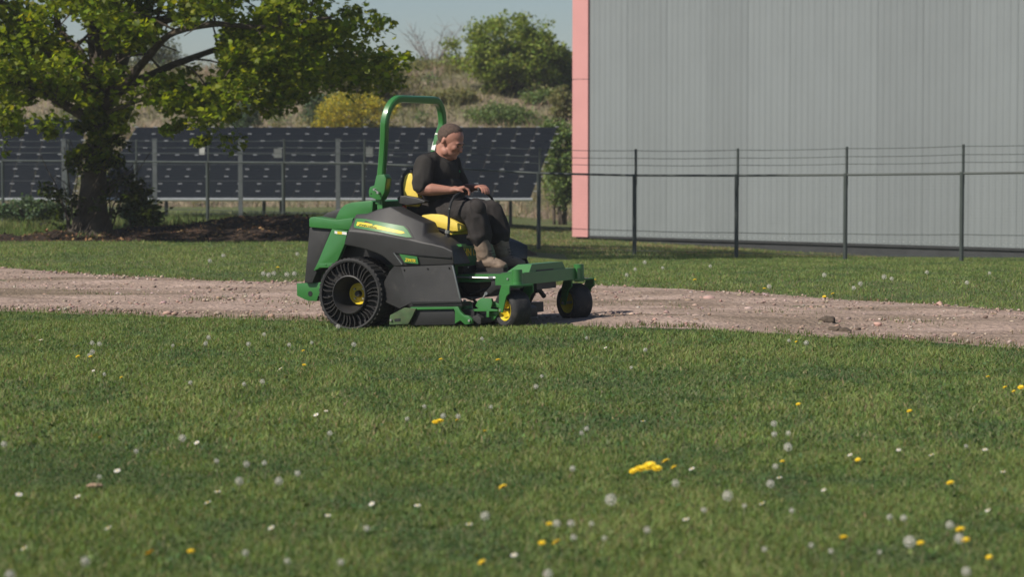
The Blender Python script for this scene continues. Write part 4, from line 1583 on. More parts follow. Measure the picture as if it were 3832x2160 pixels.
for s in (1, -1):
    pts = [Lp(u, v, -.33) for u, v in [(1490, 741), (1500, 733), (1520, 732), (1566, 740), (1597, 752), (1594, 759), (1560, 764), (1528, 768), (1500, 762)]]
    bm = bmesh.new()
    a = [bm.verts.new((q.x, s * -.355, q.z)) for q in pts]
    b = [bm.verts.new((q.x, s * -.285, q.z)) for q in pts]
    bm.faces.new(a); bm.faces.new(b[::-1])
    for i in range(len(a)):
        bm.faces.new((a[i], b[i], b[(i + 1) % len(a)], a[(i + 1) % len(a)]))
    bmesh.ops.recalc_face_normals(bm, faces=bm.faces[:])
    bevel_all(bm, 0.012, 3)
    from_bm('armrest', bm, M['jblack'], MROOT, angle=40)
prism('belt_latch', [(1502, 772), (1512, 768), (1517, 774), (1512, 796), (1503, 796)], -.31, -.285, M['belt'], bev=0.005)
prism('belt_strap', [(1500, 794), (1514, 794), (1530, 815), (1516, 815)], -.30, -.29, M['black'], bev=0.001)
# seat base and suspension
box('seat_base', 0.18, 0.72, -.26, .26, 0.60, 0.84, M['black'], MROOT, bev=0.02)
p = Lp(1550, 815, -.33)
lathe('fuel_cap', [(0.0005, p.z + 0.03), (0.035, p.z + 0.03), (0.042, p.z + 0.02), (0.042, p.z - 0.03)], M['black'], MROOT, n=20, axis='Z', c=(p.x, -.40, 0))
tube('adjuster_knob', [(p.x + .02, -.36, p.z - .01), (p.x + .03, -.42, p.z - .01)], 0.014, M['chrome'], MROOT)

# --- control levers
def lever(pts, sgn):
    lv = tube('control_lever', pts, 0.011, M['black'], MROOT, n=8)
    return lv


def Q(u, v, y):
    p = Lp(u, v, y)
    return Vector((p.x, y, p.z))


lev_near = [Q(1672, 925, -.36), Q(1676, 880, -.36), Q(1680, 830, -.355), Q(1680, 790, -.345), Q(1688, 757, -.33), Q(1700, 735, -.30), Q(1716, 724, -.25), Q(1736, 716, -.18), Q(1752, 712, -.13)]
lever(lev_near, -1)
lev_far = [Vector((p.x, -p.y, p.z)) for p in lev_near]
lev_far[3:] = [Q(1856, 800, .345), Q(1850, 765, .33), Q(1838, 738, .30), Q(1822, 722, .25), Q(1804, 712, .18), Q(1790, 706, .13)]
lever(lev_far, 1)
tube('lever_boot', [Q(1672, 900, -.36), Q(1675, 872, -.36)], [0.026, 0.017], M['black'], MROOT)
tube('lever_clamp', [Q(1674, 873, -.36), Q(1676, 862, -.36)], 0.022, M['chrome'], MROOT, n=8)
tube('lever_stub', [Q(1668, 925, -.36), Q(1670, 900, -.36)], 0.016, M['galv'], MROOT, n=8)
tube('lever_switch', [Q(1682, 783, -.365), Q(1682, 779, -.365)], 0.006, M['chrome'], MROOT, n=6)

# --- foot well: dark green riser with lettering, floor, rails
zf = Lp(1800, 1022, -.42).z
xr = Lp(1701, 960, -.45).x
zr = Lp(1701, 925, -.45).z
box('seat_riser', 0.46, xr, -.45, .45, zf - 0.02, zr, M['jgreen'], MROOT, bev=0.012)
text_mesh('riser_lettering', 'JOHN DEERE', 0.085, M['jyellow'], MROOT, Vector((xr + 0.002, -.40, zf + 0.135)), Vector((0, 1, 0)), Vector((0, 0, 1)), 0.0012, squash=1.05)
box('riser_step', xr, xr + 0.05, -.40, .40, zf, zf + 0.055, M['black'], MROOT, bev=0.01)
for (u, v) in ((1731, 945), (1734, 1003)):
    q = Lp(u, v, -.33)
    lathe('rivet', [(0.0005, 0), (0.006, 0), (0.006, 0.01)], M['chrome'], MROOT, n=8, axis='Z', c=(xr + 0.012 if v < 1000 else xr + 0.056, -.33, q.z))
tube('brake_latch', [(xr + .004, -.36, zr - .05), (xr + .015, -.34, zr - .065), (xr + .012, -.30, zr - .06)], 0.006, M['chrome'], MROOT, n=6)
box('brake_pedal', xr + 0.0, xr + 0.05, -.42, -.34, zr + 0.002, zr + 0.022, M['jgreen'], MROOT, bev=0.004)
xb0, xb1 = 1.30, 1.50
box('floor_plate', 0.5, 1.36, -.40, .40, zf - 0.03, zf, M['jblack'], MROOT, bev=0.006)
z0, z1 = Lp(1900, 1062, -.45).z, Lp(1900, 1025, -.45).z
for s in (-1, 1):
    box('side_rail', 0.42, xb0, s * .43 - .025, s * .43 + .025, Lp(1750, 1056, -.45).z, z1, M['jgreen'], MROOT, bev=0.006)
# front cross beam
q0 = Lp(1958, 1022, -.46)
q1 = Lp(1958, 1066, -.46)
box('front_beam', q0.x - 0.20, q0.x, -.455, .455, q1.z, q0.z + 0.002, M['jgreen'], MROOT, bev=0.008)
XB = q0.x
for s in (-1, 1):
    box('beam_arm', XB - 0.20, XB + 0.02, s * .455 if s > 0 else -.56, .56 if s > 0 else -.455, q1.z + 0.003, q0.z - 0.002, M['jgreen'], MROOT, bev=0.006)
# foot rest box (truncated, open slot below its front)
bm = bmesh.new()
zq = Lp(1960, 1021, -.33).z
zt_ = Lp(1960, 990, -.28).z
xa, xc = XB - 0.235, XB - 0.02
lo = [(xa, -.33, zq - .004), (xc, -.33, zq - .004), (xc, .33, zq - .004), (xa, .33, zq - .004)]
hi = [(xa + 0.09, -.27, zt_), (xc - 0.0, -.27, zt_), (xc - 0.0, .27, zt_), (xa + 0.09, .27, zt_)]
va = [bm.verts.new(p) for p in lo]
vb = [bm.verts.new(p) for p in hi]
bm.faces.new(va[::-1]); bm.faces.new(vb)
for i in range(4):
    bm.faces.new((va[i], va[(i + 1) % 4], vb[(i + 1) % 4], vb[i]))
bevel_all(bm, 0.01)
fr = from_bm('foot_rest', bm, M['jgreen'], MROOT, angle=30)
box('foot_rest_slot', xc - 0.01, xc + 0.003, -.20, .10, zq, zq + 0.016, M['black'], fr)

# --- casters
CT = R(27)                              # casters turned further towards the camera
def caster(s):
    yp = s * 0.545
    xp = XB - 0.01
    tr_ = 0.075
    rr, wd = 0.158, 0.185
    root_z = q1.z
    R3 = Matrix.Rotation(-CT, 4, 'Z')
    T = Matrix.Translation((xp, yp, 0)) @ R3
    hw = wd / 2
    # fork: the part, with the wheel's pieces as siblings
    bm = bmesh.new()
    zt2 = root_z - 0.008
    for sd in (-1, 1):
        yy = sd * (hw + 0.022)
        prof = [(-tr_ - 0.028, rr - 0.02), (-tr_ + 0.028, rr - 0.025), (0.01, zt2 - 0.075), (0.055, zt2 - 0.05), (0.055, zt2), (-0.06, zt2), (-0.085, zt2 - 0.05)]
        a = [bm.verts.new((x, yy - 0.006, z)) for x, z in prof]
        b = [bm.verts.new((x, yy + 0.006, z)) for x, z in prof]
        bm.faces.new(a); bm.faces.new(b[::-1])
        for i in range(len(a)):
            bm.faces.new((a[i], b[i], b[(i + 1) % len(a)], a[(i + 1) % len(a)]))
    add_box(bm, -0.062, 0.057, -hw - 0.024, hw + 0.024, zt2 - 0.002, zt2 + 0.014)
    add_tube(bm, [(0, 0, zt2 + 0.01), (0, 0, zt2 + 0.03)], 0.045, 18)
    bmesh.ops.recalc_face_normals(bm, faces=bm.faces[:])
    bm.transform(T)
    bevel_all(bm, 0.003, 1)
    fk = from_bm('caster_fork', bm, M['jgreen'], MROOT, angle=30)
    def lat(name, prof, m, n=36):
        bm = bmesh.new()
        add_lathe(bm, prof, n, 'Y', (-tr_, 0, rr - 0.006))
        bm.transform(T)
        return from_bm(name, bm, m, fk, angle=35)
    lat('tyre', [(0.082, -hw * 0.72), (0.096, -hw * 0.92), (0.12, -hw), (0.142, -hw * 0.88), (rr - 0.003, -hw * 0.62), (rr, -hw * 0.3), (rr, hw * 0.3), (rr - 0.003, hw * 0.62), (0.142, hw * 0.88), (0.12, hw), (0.096, hw * 0.92), (0.082, hw * 0.72), (0.076, 0), (0.082, -hw * 0.72)], M['rubber'], 44)
    for sg in (-1, 1):
        lat('rim', [(0.001, sg * hw * 0.35), (0.03, sg * hw * 0.35), (0.034, sg * hw * 0.22), (0.058, sg * hw * 0.25), (0.068, sg * hw * 0.75), (0.086, sg * hw * 0.86), (0.088, sg * hw * 0.78)], M['jyellow'])
    bm = bmesh.new()
    add_tube(bm, [(-tr_, -hw - 0.034, rr - 0.006), (-tr_, hw + 0.034, rr - 0.006)], 0.012, 8)
    bm.transform(T)
    from_bm('axle_bolt', bm, M['chrome'], fk)
    # pivot housing on the beam
    tube('caster_pivot', [(xp, yp, root_z - 0.02), (xp, yp, q0.z + 0.03)], 0.042, M['jgreen'], MROOT, n=18)


caster(-1)
caster(1)

# --- mower deck and linkage
dz0, dz1 = 0.055, Lp(1640, 1156, -.66).z
xd0, xd1 = Lp(1480, 1170, -.66).x, Lp(1770, 1170, -.62).x
box('mower_deck', xd0, xd1, -.60, .60, dz0 + 0.02, dz1 - 0.012, M['black'], MROOT, bev=0.02)
prism('deck_rim', [(1536, 1150), (1712, 1148), (1712, 1157), (1536, 1160)], -.675, -.60, M['jgreen'], bev=0.002)
prism('deck_trim', [(1536, 1138), (1730, 1134), (1730, 1146), (1536, 1149)], -.672, -.55, M['black'], bev=0.002)
prism('discharge_chute', [(1545, 1160), (1700, 1158), (1705, 1216), (1535, 1218)], -.655, -.62, M['black'], bev=0.004)
prism('rear_bracket', [(1459, 1180), (1490, 1164), (1512, 1152), (1556, 1156), (1540, 1190), (1526, 1214), (1456, 1216)], -.69, -.67, M['deckgrime'], bev=0.003)
q = Lp(1465, 1198, -.69)
lathe('bracket_bolt', [(0.0005, -.705), (0.009, -.705), (0.010, -.69)], M['chrome'], MROOT, n=8, c=(q.x, 0, q.z))
prism('bracket_slot', [(1476, 1194), (1498, 1192), (1498, 1202), (1476, 1204)], -.693, -.685, M['black'], bev=0)
prism('front_bracket', [(1694, 1148), (1714, 1148), (1722, 1165), (1736, 1180), (1752, 1182), (1766, 1196), (1766, 1212), (1740, 1216), (1722, 1200), (1702, 1212), (1702, 1165)], -.69, -.66, M['jgreen'], bev=0.004)
q = Lp(1758, 1200, -.69)
lathe('bracket_bolt', [(0.0005, -.706), (0.010, -.706), (0.011, -.69)], M['chrome'], MROOT, n=8, c=(q.x, 0, q.z))
prism('front_roller', [(1766, 1186), (1785, 1178), (1800, 1190), (1800, 1214), (1770, 1218)], -.62, -.55, M['rubber'], bev=0.01)
prism('lift_bracket', [(1778, 1145), (1788, 1125), (1800, 1116), (1838, 1118), (1842, 1135), (1836, 1156), (1862, 1160), (1862, 1166), (1766, 1166), (1768, 1158), (1790, 1156)], -.60, -.57, M['jgreen'], bev=0.004)
prism('lift_foot', [(1820, 1160), (1830, 1160), (1830, 1188), (1820, 1188)], -.60, -.55, M['jgreen'], bev=0.003)
prism('deck_body', [(1705, 1162), (1770, 1160), (1795, 1175), (1797, 1212), (1710, 1216)], -.58, .42, M['black'], bev=0.012)
tube('tie_rod', [Q(1698, 1036, -.475), Q(1762, 1039, -.475)], 0.0075, M['chrome'], MROOT, n=8)
tube('tie_rod', [Q(1762, 1039, -.475), Q(1840, 1041, -.475)], 0.0085, M['chrome'], MROOT, n=8)
tube('tie_rod_nut', [Q(1757, 1039, -.475), Q(1768, 1039, -.475)], 0.013, M['chrome'], MROOT, n=6)
tube('rod_end', [Q(1830, 1041, -.475), Q(1858, 1041, -.475)], 0.016, M['galv'], MROOT, n=10)
tube('rod_end_ball', [Q(1848, 1040, -.485), Q(1860, 1041, -.485)], 0.012, M['chrome'], MROOT, n=8)
prism('lift_arm', [(1840, 1034), (1862, 1032), (1866, 1048), (1878, 1065), (1876, 1084), (1862, 1082), (1846, 1092), (1828, 1108), (1812, 1112), (1812, 1096), (1836, 1070)], -.475, -.45, M['black'], bev=0.005)
tube('lift_pin', [Q(1818, 1099, -.50), Q(1818, 1099, -.44)], 0.014, M['chrome'], MROOT, n=10)
tube('lift_link', [Q(1816, 1102, -.48), Q(1806, 1120, -.52), Q(1803, 1132, -.56)], 0.008, M['chrome'], MROOT, n=8)
tube('frame_bolt', [Q(1873, 1054, -.47), Q(1873, 1054, -.44)], 0.010, M['chrome'], MROOT, n=8)
# black underside between the rails, belts and far-side linkage
box('belt_cover', 0.55, 1.05, -.34, .34, 0.24, 0.36, M['black'], MROOT, bev=0.02)
tube('deck_strut', [(1.20, .05, 0.36), (1.30, .12, 0.26), (1.20, .2, 0.17)], 0.022, M['black'], MROOT)
tube('deck_strut', [(1.12, .0, 0.40), (1.34, .10, 0.30), (1.36, .18, 0.22)], 0.02, M['black'], MROOT)
prism('cover_rod', [(1722, 1112), (1792, 1112), (1792, 1117), (1722, 1117)], -.40, -.39, M['galv'], bev=0.001)
box('under_beam', XB - 0.16, XB - 0.05, -.14, .20, q1.z - 0.055, q1.z, M['black'], MROOT, bev=0.01)

# hoses, spindle covers and small hardware about the deck
tube('hydraulic_hose', [Q(1722, 1075, -.36), Q(1760, 1098, -.38), Q(1800, 1090, -.36), Q(1840, 1072, -.33)], 0.012, M['black'], MROOT, n=8)
tube('hydraulic_hose', [Q(1720, 1090, -.33), Q(1770, 1120, -.36), Q(1790, 1140, -.42)], 0.011, M['black'], MROOT, n=8)
p = Lp(1740, 1152, -.45)
lathe('spindle_cover', [(0.0005, p.z + 0.05), (0.05, p.z + 0.05), (0.06, p.z + 0.03), (0.065, p.z - 0.03)], M['jgreen'], MROOT, n=24, axis='Z', c=(p.x, -.45, 0))
lathe('spindle_bolt', [(0.0005, p.z + 0.065), (0.012, p.z + 0.065), (0.014, p.z + 0.05)], M['chrome'], MROOT, n=6, axis='Z', c=(p.x, -.45, 0))
prism('lift_plate', [(1842, 1128), (1872, 1140), (1872, 1152), (1838, 1150)], -.56, -.50, M['jgreen'], bev=0.004)
prism('gauge_bracket', [(1838, 1160), (1868, 1160), (1866, 1176), (1846, 1200), (1838, 1198)], -.56, -.535, M['jgreen'], bev=0.004)
for u, v in ((1512, 1010), (1600, 1006), (1680, 1003)):
    q = Lp(u, v, -.652)
    lathe('skirt_bolt', [(0.0005, -.658), (0.006, -.658), (0.007, -.644)], M['black'], MROOT, n=8, c=(q.x, 0, q.z))
for u in (1900, 1930):
    q = Lp(u, 1044, -.56)
    lathe('beam_bolt', [(0.0005, -.568), (0.008, -.568), (0.009, -.555)], M['chrome'], MROOT, n=6, c=(q.x, 0, q.z))

# ------------------------------------------------------------------ the driver
PROOT = empty('person', MROOT.location, 0, 'man in black polo shirt, dark work trousers and brown boots driving the mower', 'person')
PROOT.rotation_euler = MROOT.rotation_euler
M['skin'] = mat('skin', (0.38, 0.175, 0.125), rough=0.55, var=0.10, scale=18, bump=0.15, bscale=120)
M['hair'] = mat('grey_brown_hair', (0.085, 0.056, 0.043), rough=0.9, var=0.3, scale=60, bump=0.6, bscale=220)
M['shirt'] = mat('black_polo_cloth', (0.036, 0.033, 0.031), rough=0.9, var=0.2, scale=14, bump=0.25, bscale=160, spec=0.2)
M['trouser'] = mat('charcoal_trouser_cloth', (0.036, 0.032, 0.031), rough=0.92, var=0.22, scale=10, bump=0.35, bscale=140, spec=0.2)
M['boot'] = mat('brown_boot_leather', (0.20, 0.145, 0.105), rough=0.75, var=0.25, scale=18, bump=0.4, bscale=60)
M['sole'] = mat('boot_sole', (0.035, 0.03, 0.027), rough=0.8)
M['eye'] = mat('dark_eye', (0.02, 0.015, 0.012), rough=0.3)
M['emblem'] = mat('green_emblem', (0.03, 0.30, 0.10), rough=0.6)


def add_capsule(bm, p0, r0, p1, r1, n=14, rings=4, sx=1.0, side=None):
    p0, p1 = Vector(p0), Vector(p1)
    t = p1 - p0
    L = t.length
    t = t.normalized() if L > 1e-6 else Vector((0, 0, 1))
    a = side.copy() if side is not None else t.orthogonal()
    a = (a - t * a.dot(t)).normalized()
    b = t.cross(a)
    ringsv = []
    prof = []
    for i in range(1, rings + 1):
        th = math.pi / 2 * i / rings
        prof.append((p0 - t * r0 * math.cos(th), r0 * math.sin(th)))
    for i in range(rings):
        th = math.pi / 2 * i / rings
        prof.append((p1 + t * r1 * math.sin(th), r1 * math.cos(th)))
    for c, r in prof:
        ringsv.append([bm.verts.new(c + (a * math.cos(2 * math.pi * k / n) * sx + b * math.sin(2 * math.pi * k / n)) * r) for k in range(n)])
    v0 = bm.verts.new(p0 - t * r0)
    v1 = bm.verts.new(p1 + t * r1)
    for i in range(len(ringsv) - 1):
        for k in range(n):
            bm.faces.new((ringsv[i][k], ringsv[i][(k + 1) % n], ringsv[i + 1][(k + 1) % n], ringsv[i + 1][k]))
    for k in range(n):
        bm.faces.new((v0, ringsv[0][(k + 1) % n], ringsv[0][k]))
        bm.faces.new((v1, ringsv[-1][k], ringsv[-1][(k + 1) % n]))


def add_ell(bm, c, rad, basis=None):
    mt = Matrix.Translation(c) @ (basis.to_4x4() if basis is not None else Matrix.Identity(4)) @ Matrix.Diagonal((*rad, 1))
    bmesh.ops.create_icosphere(bm, subdivisions=3, radius=1, matrix=mt)


def fuse(name, bm, voxel, smooth_it, m, parent, disp=None):
    bmesh.ops.recalc_face_normals(bm, faces=bm.faces[:])
    me = bpy.data.meshes.new(name)
    bm.to_mesh(me)
    bm.free()
    ob = bpy.data.objects.new(name, me)
    COL.objects.link(ob)
    md = ob.modifiers.new('r', 'REMESH')
    md.mode = 'VOXEL'
    md.voxel_size = voxel
    if smooth_it:
        sm = ob.modifiers.new('s', 'SMOOTH')
        sm.iterations = smooth_it
        sm.factor = 0.5
    bpy.context.view_layer.update()
    me2 = bpy.data.meshes.new_from_object(ob.evaluated_get(bpy.context.evaluated_depsgraph_get()))
    bpy.data.objects.remove(ob)
    me2.name = name
    if disp:
        for v, nn in [(v, v.normal.copy()) for v in me2.vertices]:
            v.co += nn * disp(v.co)
    me2.update()
    return link(name, me2, m, parent, smooth=True)


J = {
    'hip': Q(1612, 782, 0), 'belly': Q(1648, 712, 0), 'chest': Q(1640, 648, 0), 'neck': Q(1652, 592, 0),
    'hipN': Q(1600, 790, -.11), 'kneeN': Q(1776, 795, -.17), 'ankN': Q(1816, 960, -.16),
    'hipF': Q(1650, 790, .11), 'kneeF': Q(1842, 792, .15), 'ankF': Q(1886, 948, .16),
    'shN': Q(1590, 618, -.225), 'elN': Q(1576, 708, -.315), 'wrN': Q(1690, 712, -.235), 'haN': Q(1722, 706, -.20),
    'shF': Q(1690, 618, .215), 'elF': Q(1722, 712, .31), 'wrF': Q(1772, 702, .235), 'haF': Q(1796, 700, .20),
}
HC = Q(1686, 527, 0)
HS = 1.12
hp = R(28)
fw = Vector((math.cos(hp), -0.06, -math.sin(hp))).normalized()
lt = Vector((0, 1, 0))
lt = (lt - fw * fw.dot(lt)).normalized()
upv = fw.cross(lt).normalized()
HB = Matrix((fw, lt, upv)).transposed()
hd = lambda a, b, c: HC + (fw * a + lt * b + upv * c) * HS


def hand(bm, wrist, centre, across, curl, sgn):
    """palm, four fingers folding over the grip, thumb from the side of the palm"""
    d = (centre - wrist).normalized()
    ac = (across - d * across.dot(d)).normalized()
    nrm = d.cross(ac).normalized()
    if nrm.z < 0:
        nrm = -nrm
    add_capsule(bm, wrist, 0.028, wrist + d * 0.03, 0.031, sx=1.2, side=ac)
    for k in range(4):
        o = ac * (k - 1.5) * 0.021
        kn = centre + o + d * 0.030 + nrm * (0.006 if k in (1, 2) else 0.002)
        add_capsule(bm, wrist + d * 0.02 + o * 0.6, 0.019, kn, 0.0145)
        ln = (0.92, 1.05, 1.0, 0.78)[k if sgn < 0 else 3 - k]
        p1 = kn + (d * math.cos(curl) - nrm * math.sin(curl)) * 0.042 * ln
        p2 = p1 + (d * math.cos(curl * 2.2) - nrm * math.sin(curl * 2.2)) * 0.028 * ln
        p3 = p2 + (d * math.cos(curl * 3.1) - nrm * math.sin(curl * 3.1)) * 0.020 * ln
        add_capsule(bm, kn, 0.0105, p1, 0.0095, n=10)
        add_capsule(bm, p1, 0.0095, p2, 0.0088, n=10)
        add_capsule(bm, p2, 0.0088, p3, 0.0078, n=10)
    tb = wrist + d * 0.03 - ac * sgn * 0.026 * -1
    t1 = tb + d * 0.03 + ac * sgn * 0.018 - nrm * 0.012
    t2 = t1 + d * 0.028 - nrm * 0.018
    add_capsule(bm, tb, 0.014, t1, 0.012, n=10)
    add_capsule(bm, t1, 0.012, t2, 0.010, n=10)


# --- body (one continuous mesh: head, arms, hands, trunk, legs)
bm = bmesh.new()
add_ell(bm, hd(-0.012, 0, 0.030), (0.102 * HS, 0.080 * HS, 0.092 * HS), HB)          # cranium
add_ell(bm, hd(0.045, 0, -0.012), (0.056 * HS, 0.064 * HS, 0.085 * HS), HB)          # face
add_ell(bm, hd(0.030, 0, -0.072), (0.066 * HS, 0.062 * HS, 0.045 * HS), HB)          # jaw
add_ell(bm, hd(0.080, 0, -0.092), (0.022 * HS, 0.026 * HS, 0.020 * HS), HB)          # chin
add_ell(bm, hd(0.084, 0, 0.018), (0.018 * HS, 0.048 * HS, 0.014 * HS), HB)           # brow
add_capsule(bm, hd(0.094, 0, 0.004), 0.011, hd(0.113, 0, -0.028), 0.017, n=12)       # nose
add_capsule(bm, hd(0.090, -0.022, -0.056), 0.011, hd(0.090, 0.022, -0.056), 0.011)   # lips
for s in (-1, 1):
    add_ell(bm, hd(0.072, s * 0.036, -0.020), (0.028 * HS, 0.024 * HS, 0.026 * HS), HB)   # cheeks
    add_ell(bm, hd(-0.012, s * 0.079, -0.008), (0.015 * HS, 0.009 * HS, 0.027 * HS), HB)  # ears
    add_ell(bm, hd(0.020, s * 0.052, -0.078), (0.035 * HS, 0.022 * HS, 0.032 * HS), HB)   # jowls
add_capsule(bm, J['neck'] + Vector((0, 0, -0.03)), 0.078, hd(-0.030, 0, -0.055), 0.072, n=18)
add_ell(bm, hd(0.03, 0, -0.105), (0.06, 0.058, 0.04), HB)                                # soft throat
add_capsule(bm, J['chest'], 0.11, J['neck'] + Vector((0, 0, -0.03)), 0.08, n=18)
add_capsule(bm, J['hip'], 0.11, J['chest'], 0.12, n=18)
for s, el in (('N', -1), ('F', 1)):
    add_capsule(bm, J['chest'] + Vector((0, 0, 0.04)), 0.08, J['sh' + s], 0.05)
    add_capsule(bm, J['sh' + s], 0.048, J['el' + s], 0.050)
    add_capsule(bm, J['el' + s], 0.050, J['el' + s].lerp(J['wr' + s], 0.35), 0.052)
    add_capsule(bm, J['el' + s].lerp(J['wr' + s], 0.35), 0.052, J['wr' + s], 0.030)
    add_capsule(bm, J['hip' + s], 0.085, J['knee' + s], 0.06)
    add_capsule(bm, J['knee' + s], 0.055, J['ank' + s], 0.042)
hand(bm, J['wrN'], J['haN'], Vector((0.15, 1, 0.1)), 0.62, -1)
hand(bm, J['wrF'], J['haF'], Vector((-0.15, 1, 0)), 0.50, 1)
body = fuse('body', bm, 0.0056, 4, M['skin'], PROOT)

# hair: a close-cropped shell grown from the scalp itself, with an irregular hairline
def hair_mask(co):
    d = co - HC
    a_, b_, c_ = d.dot(fw) / HS, abs(d.dot(lt)) / HS, d.dot(upv) / HS
    line = np.interp(a_, [-0.13, -0.06, -0.035, -0.005, 0.006, 0.018, 0.030, 0.05, 0.07, 0.10], [-0.072, -0.066, -0.030, 0.0, 0.040, 0.062, 0.078, 0.093, 0.104, 0.13])
    if b_ > 0.079 and -0.03 < a_ < 0.01 and c_ < 0.02:
        return -1.0
    return (c_ - line) / 0.014 + 1.1 * noise.noise(co * 110)


hm = [hair_mask(v.co) for v in body.data.vertices]
sel = [p for p in body.data.polygons if all(hm[i] > 0 for i in p.vertices)]
vid = {}
hv, hf = [], []
for p in sel:
    f_ = []
    for i in p.vertices:
        if i not in vid:
            v = body.data.vertices[i]
            vid[i] = len(hv)
            hv.append(v.co + v.normal * (0.0015 + 0.0045 * min(1, max(0, hm[i]) / 2.0) + 0.0015 * noise.noise(v.co * 160)))
        f_.append(vid[i])
    hf.append(f_)
hme = bpy.data.meshes.new('hair')
hme.from_pydata([tuple(v) for v in hv], [], hf)
link('hair', hme, M['hair'], PROOT, smooth=True)
for s in (-1, 1):
    bm = bmesh.new()
    add_ell(bm, hd(0.0915, s * 0.030, -0.003), (0.009, 0.012, 0.006), HB)
    from_bm('eye', bm, M['eye'], PROOT, smooth=True)
    bm = bmesh.new()
    add_capsule(bm, hd(0.101, s * 0.016, 0.020), 0.005, hd(0.094, s * 0.046, 0.020), 0.004, n=8)
    from_bm('eyebrow', bm, M['hair'], PROOT, smooth=True)


# --- polo shirt
def folds(amp, sc, dirv=(1, 1, 1)):
    d = Vector(dirv)
    return lambda c: amp * (0.9 - 2.2 * abs(noise.noise(Vector((c.x * d.x, c.y * d.y, c.z * d.z)) * sc)) + 0.5 * noise.noise(Vector((c.x * d.x, c.y * d.y, c.z * d.z)) * sc * 2.3 + Vector((7, 3, 1))))


bm = bmesh.new()
add_ell(bm, J['belly'] + Vector((0.0, 0, -0.02)), (0.185, 0.225, 0.17))
add_ell(bm, J['chest'] + Vector((0.01, 0, 0.0)), (0.15, 0.215, 0.15))
add_capsule(bm, J['hip'] + Vector((0.0, -.08, 0.0)), 0.135, J['hip'] + Vector((0.0, .08, 0.0)), 0.135)
add_capsule(bm, J['hip'], 0.17, J['chest'], 0.165, n=20)
add_capsule(bm, J['chest'] + Vector((-0.02, 0, 0.06)), 0.12, J['neck'] + Vector((0, 0, -0.045)), 0.10, n=20)
for s in ('N', 'F'):
    add_capsule(bm, J['chest'] + Vector((-0.01, 0, 0.075)), 0.11, J['sh' + s] + Vector((0, 0, 0.005)), 0.078)
    e = J['sh' + s].lerp(J['el' + s], 0.82)
    add_capsule(bm, J['sh' + s], 0.080, J['sh' + s].lerp(J['el' + s], 0.45), 0.083)
    add_capsule(bm, J['sh' + s].lerp(J['el' + s], 0.45), 0.083, e, 0.080, rings=2)
shirt = fuse('polo_shirt', bm, 0.008, 5, M['shirt'], PROOT, folds(0.012, 8, (1.1, 1, 0.45)))
# collar
col_c = J['neck'] + Vector((0.012, 0, 0.0))
bm = bmesh.new()
nn = 28
rg = []
for r, h in ((0.098, -0.045), (0.094, 0.012), (0.086, 0.016), (0.104, -0.030)):
    ring = []
    for k in range(nn):
        a = 2 * math.pi * k / nn
        tilt = -0.045 * math.cos(a)
        ring.append(bm.verts.new(col_c + Vector((r * math.cos(a), r * 0.98 * math.sin(a), h + tilt))))
    rg.append(ring)
for i in range(3):
    for k in range(nn):
        bm.faces.new((rg[i][k], rg[i][(k + 1) % nn], rg[i + 1][(k + 1) % nn], rg[i + 1][k]))
from_bm('collar', bm, M['shirt'], shirt, smooth=True)
# small chest emblem, sewn where the left breast faces forward
hit = None
dg = bpy.context.evaluated_depsgraph_get()
ok, loc, nrm, _ = shirt.ray_cast(Vector((1.2, 0.10, J['chest'].z + 0.01)), Vector((-1, 0, 0)))
if ok:
    bm = bmesh.new()
    b1 = nrm.cross(Vector((0, 0, 1))).normalized()
    b2 = b1.cross(nrm).normalized()
    add_box(bm, -0.026, 0.026, -0.009, 0.009, -0.004, 0.004, Matrix.Translation(loc) @ Matrix((b1, b2, nrm)).transposed().to_4x4())
    from_bm('chest_emblem', bm, M['emblem'], shirt)

# --- trousers
bm = bmesh.new()
add_capsule(bm, J['hip'] + Vector((0.0, -.09, -0.01)), 0.135, J['hip'] + Vector((0.0, .09, -0.01)), 0.135)
for s in ('N', 'F'):
    h, k_, a_ = J['hip' + s], J['knee' + s], J['ank' + s]
    add_capsule(bm, h, 0.118, h.lerp(k_, 0.5), 0.108)
    add_capsule(bm, h.lerp(k_, 0.5), 0.108, k_, 0.088)
    add_capsule(bm, k_, 0.088, k_.lerp(a_, 0.3), 0.090)
    e = k_.lerp(a_, 0.56)
    add_capsule(bm, k_.lerp(a_, 0.3), 0.090, e, 0.094, rings=2)
    add_ell(bm, e + Vector((-0.015, 0, 0.0)), (0.098, 0.090, 0.03))
trousers = fuse('work_trousers', bm, 0.008, 4, M['trouser'], PROOT, folds(0.014, 8, (1.3, 1, 0.7)))
kn = J['kneeN']
bm = bmesh.new()
add_ell(bm, kn + Vector((0.03, -0.01, 0.02)), (0.075, 0.075, 0.085))
from_bm('knee_pad_pocket', bm, M['trouser'], trousers, smooth=True)

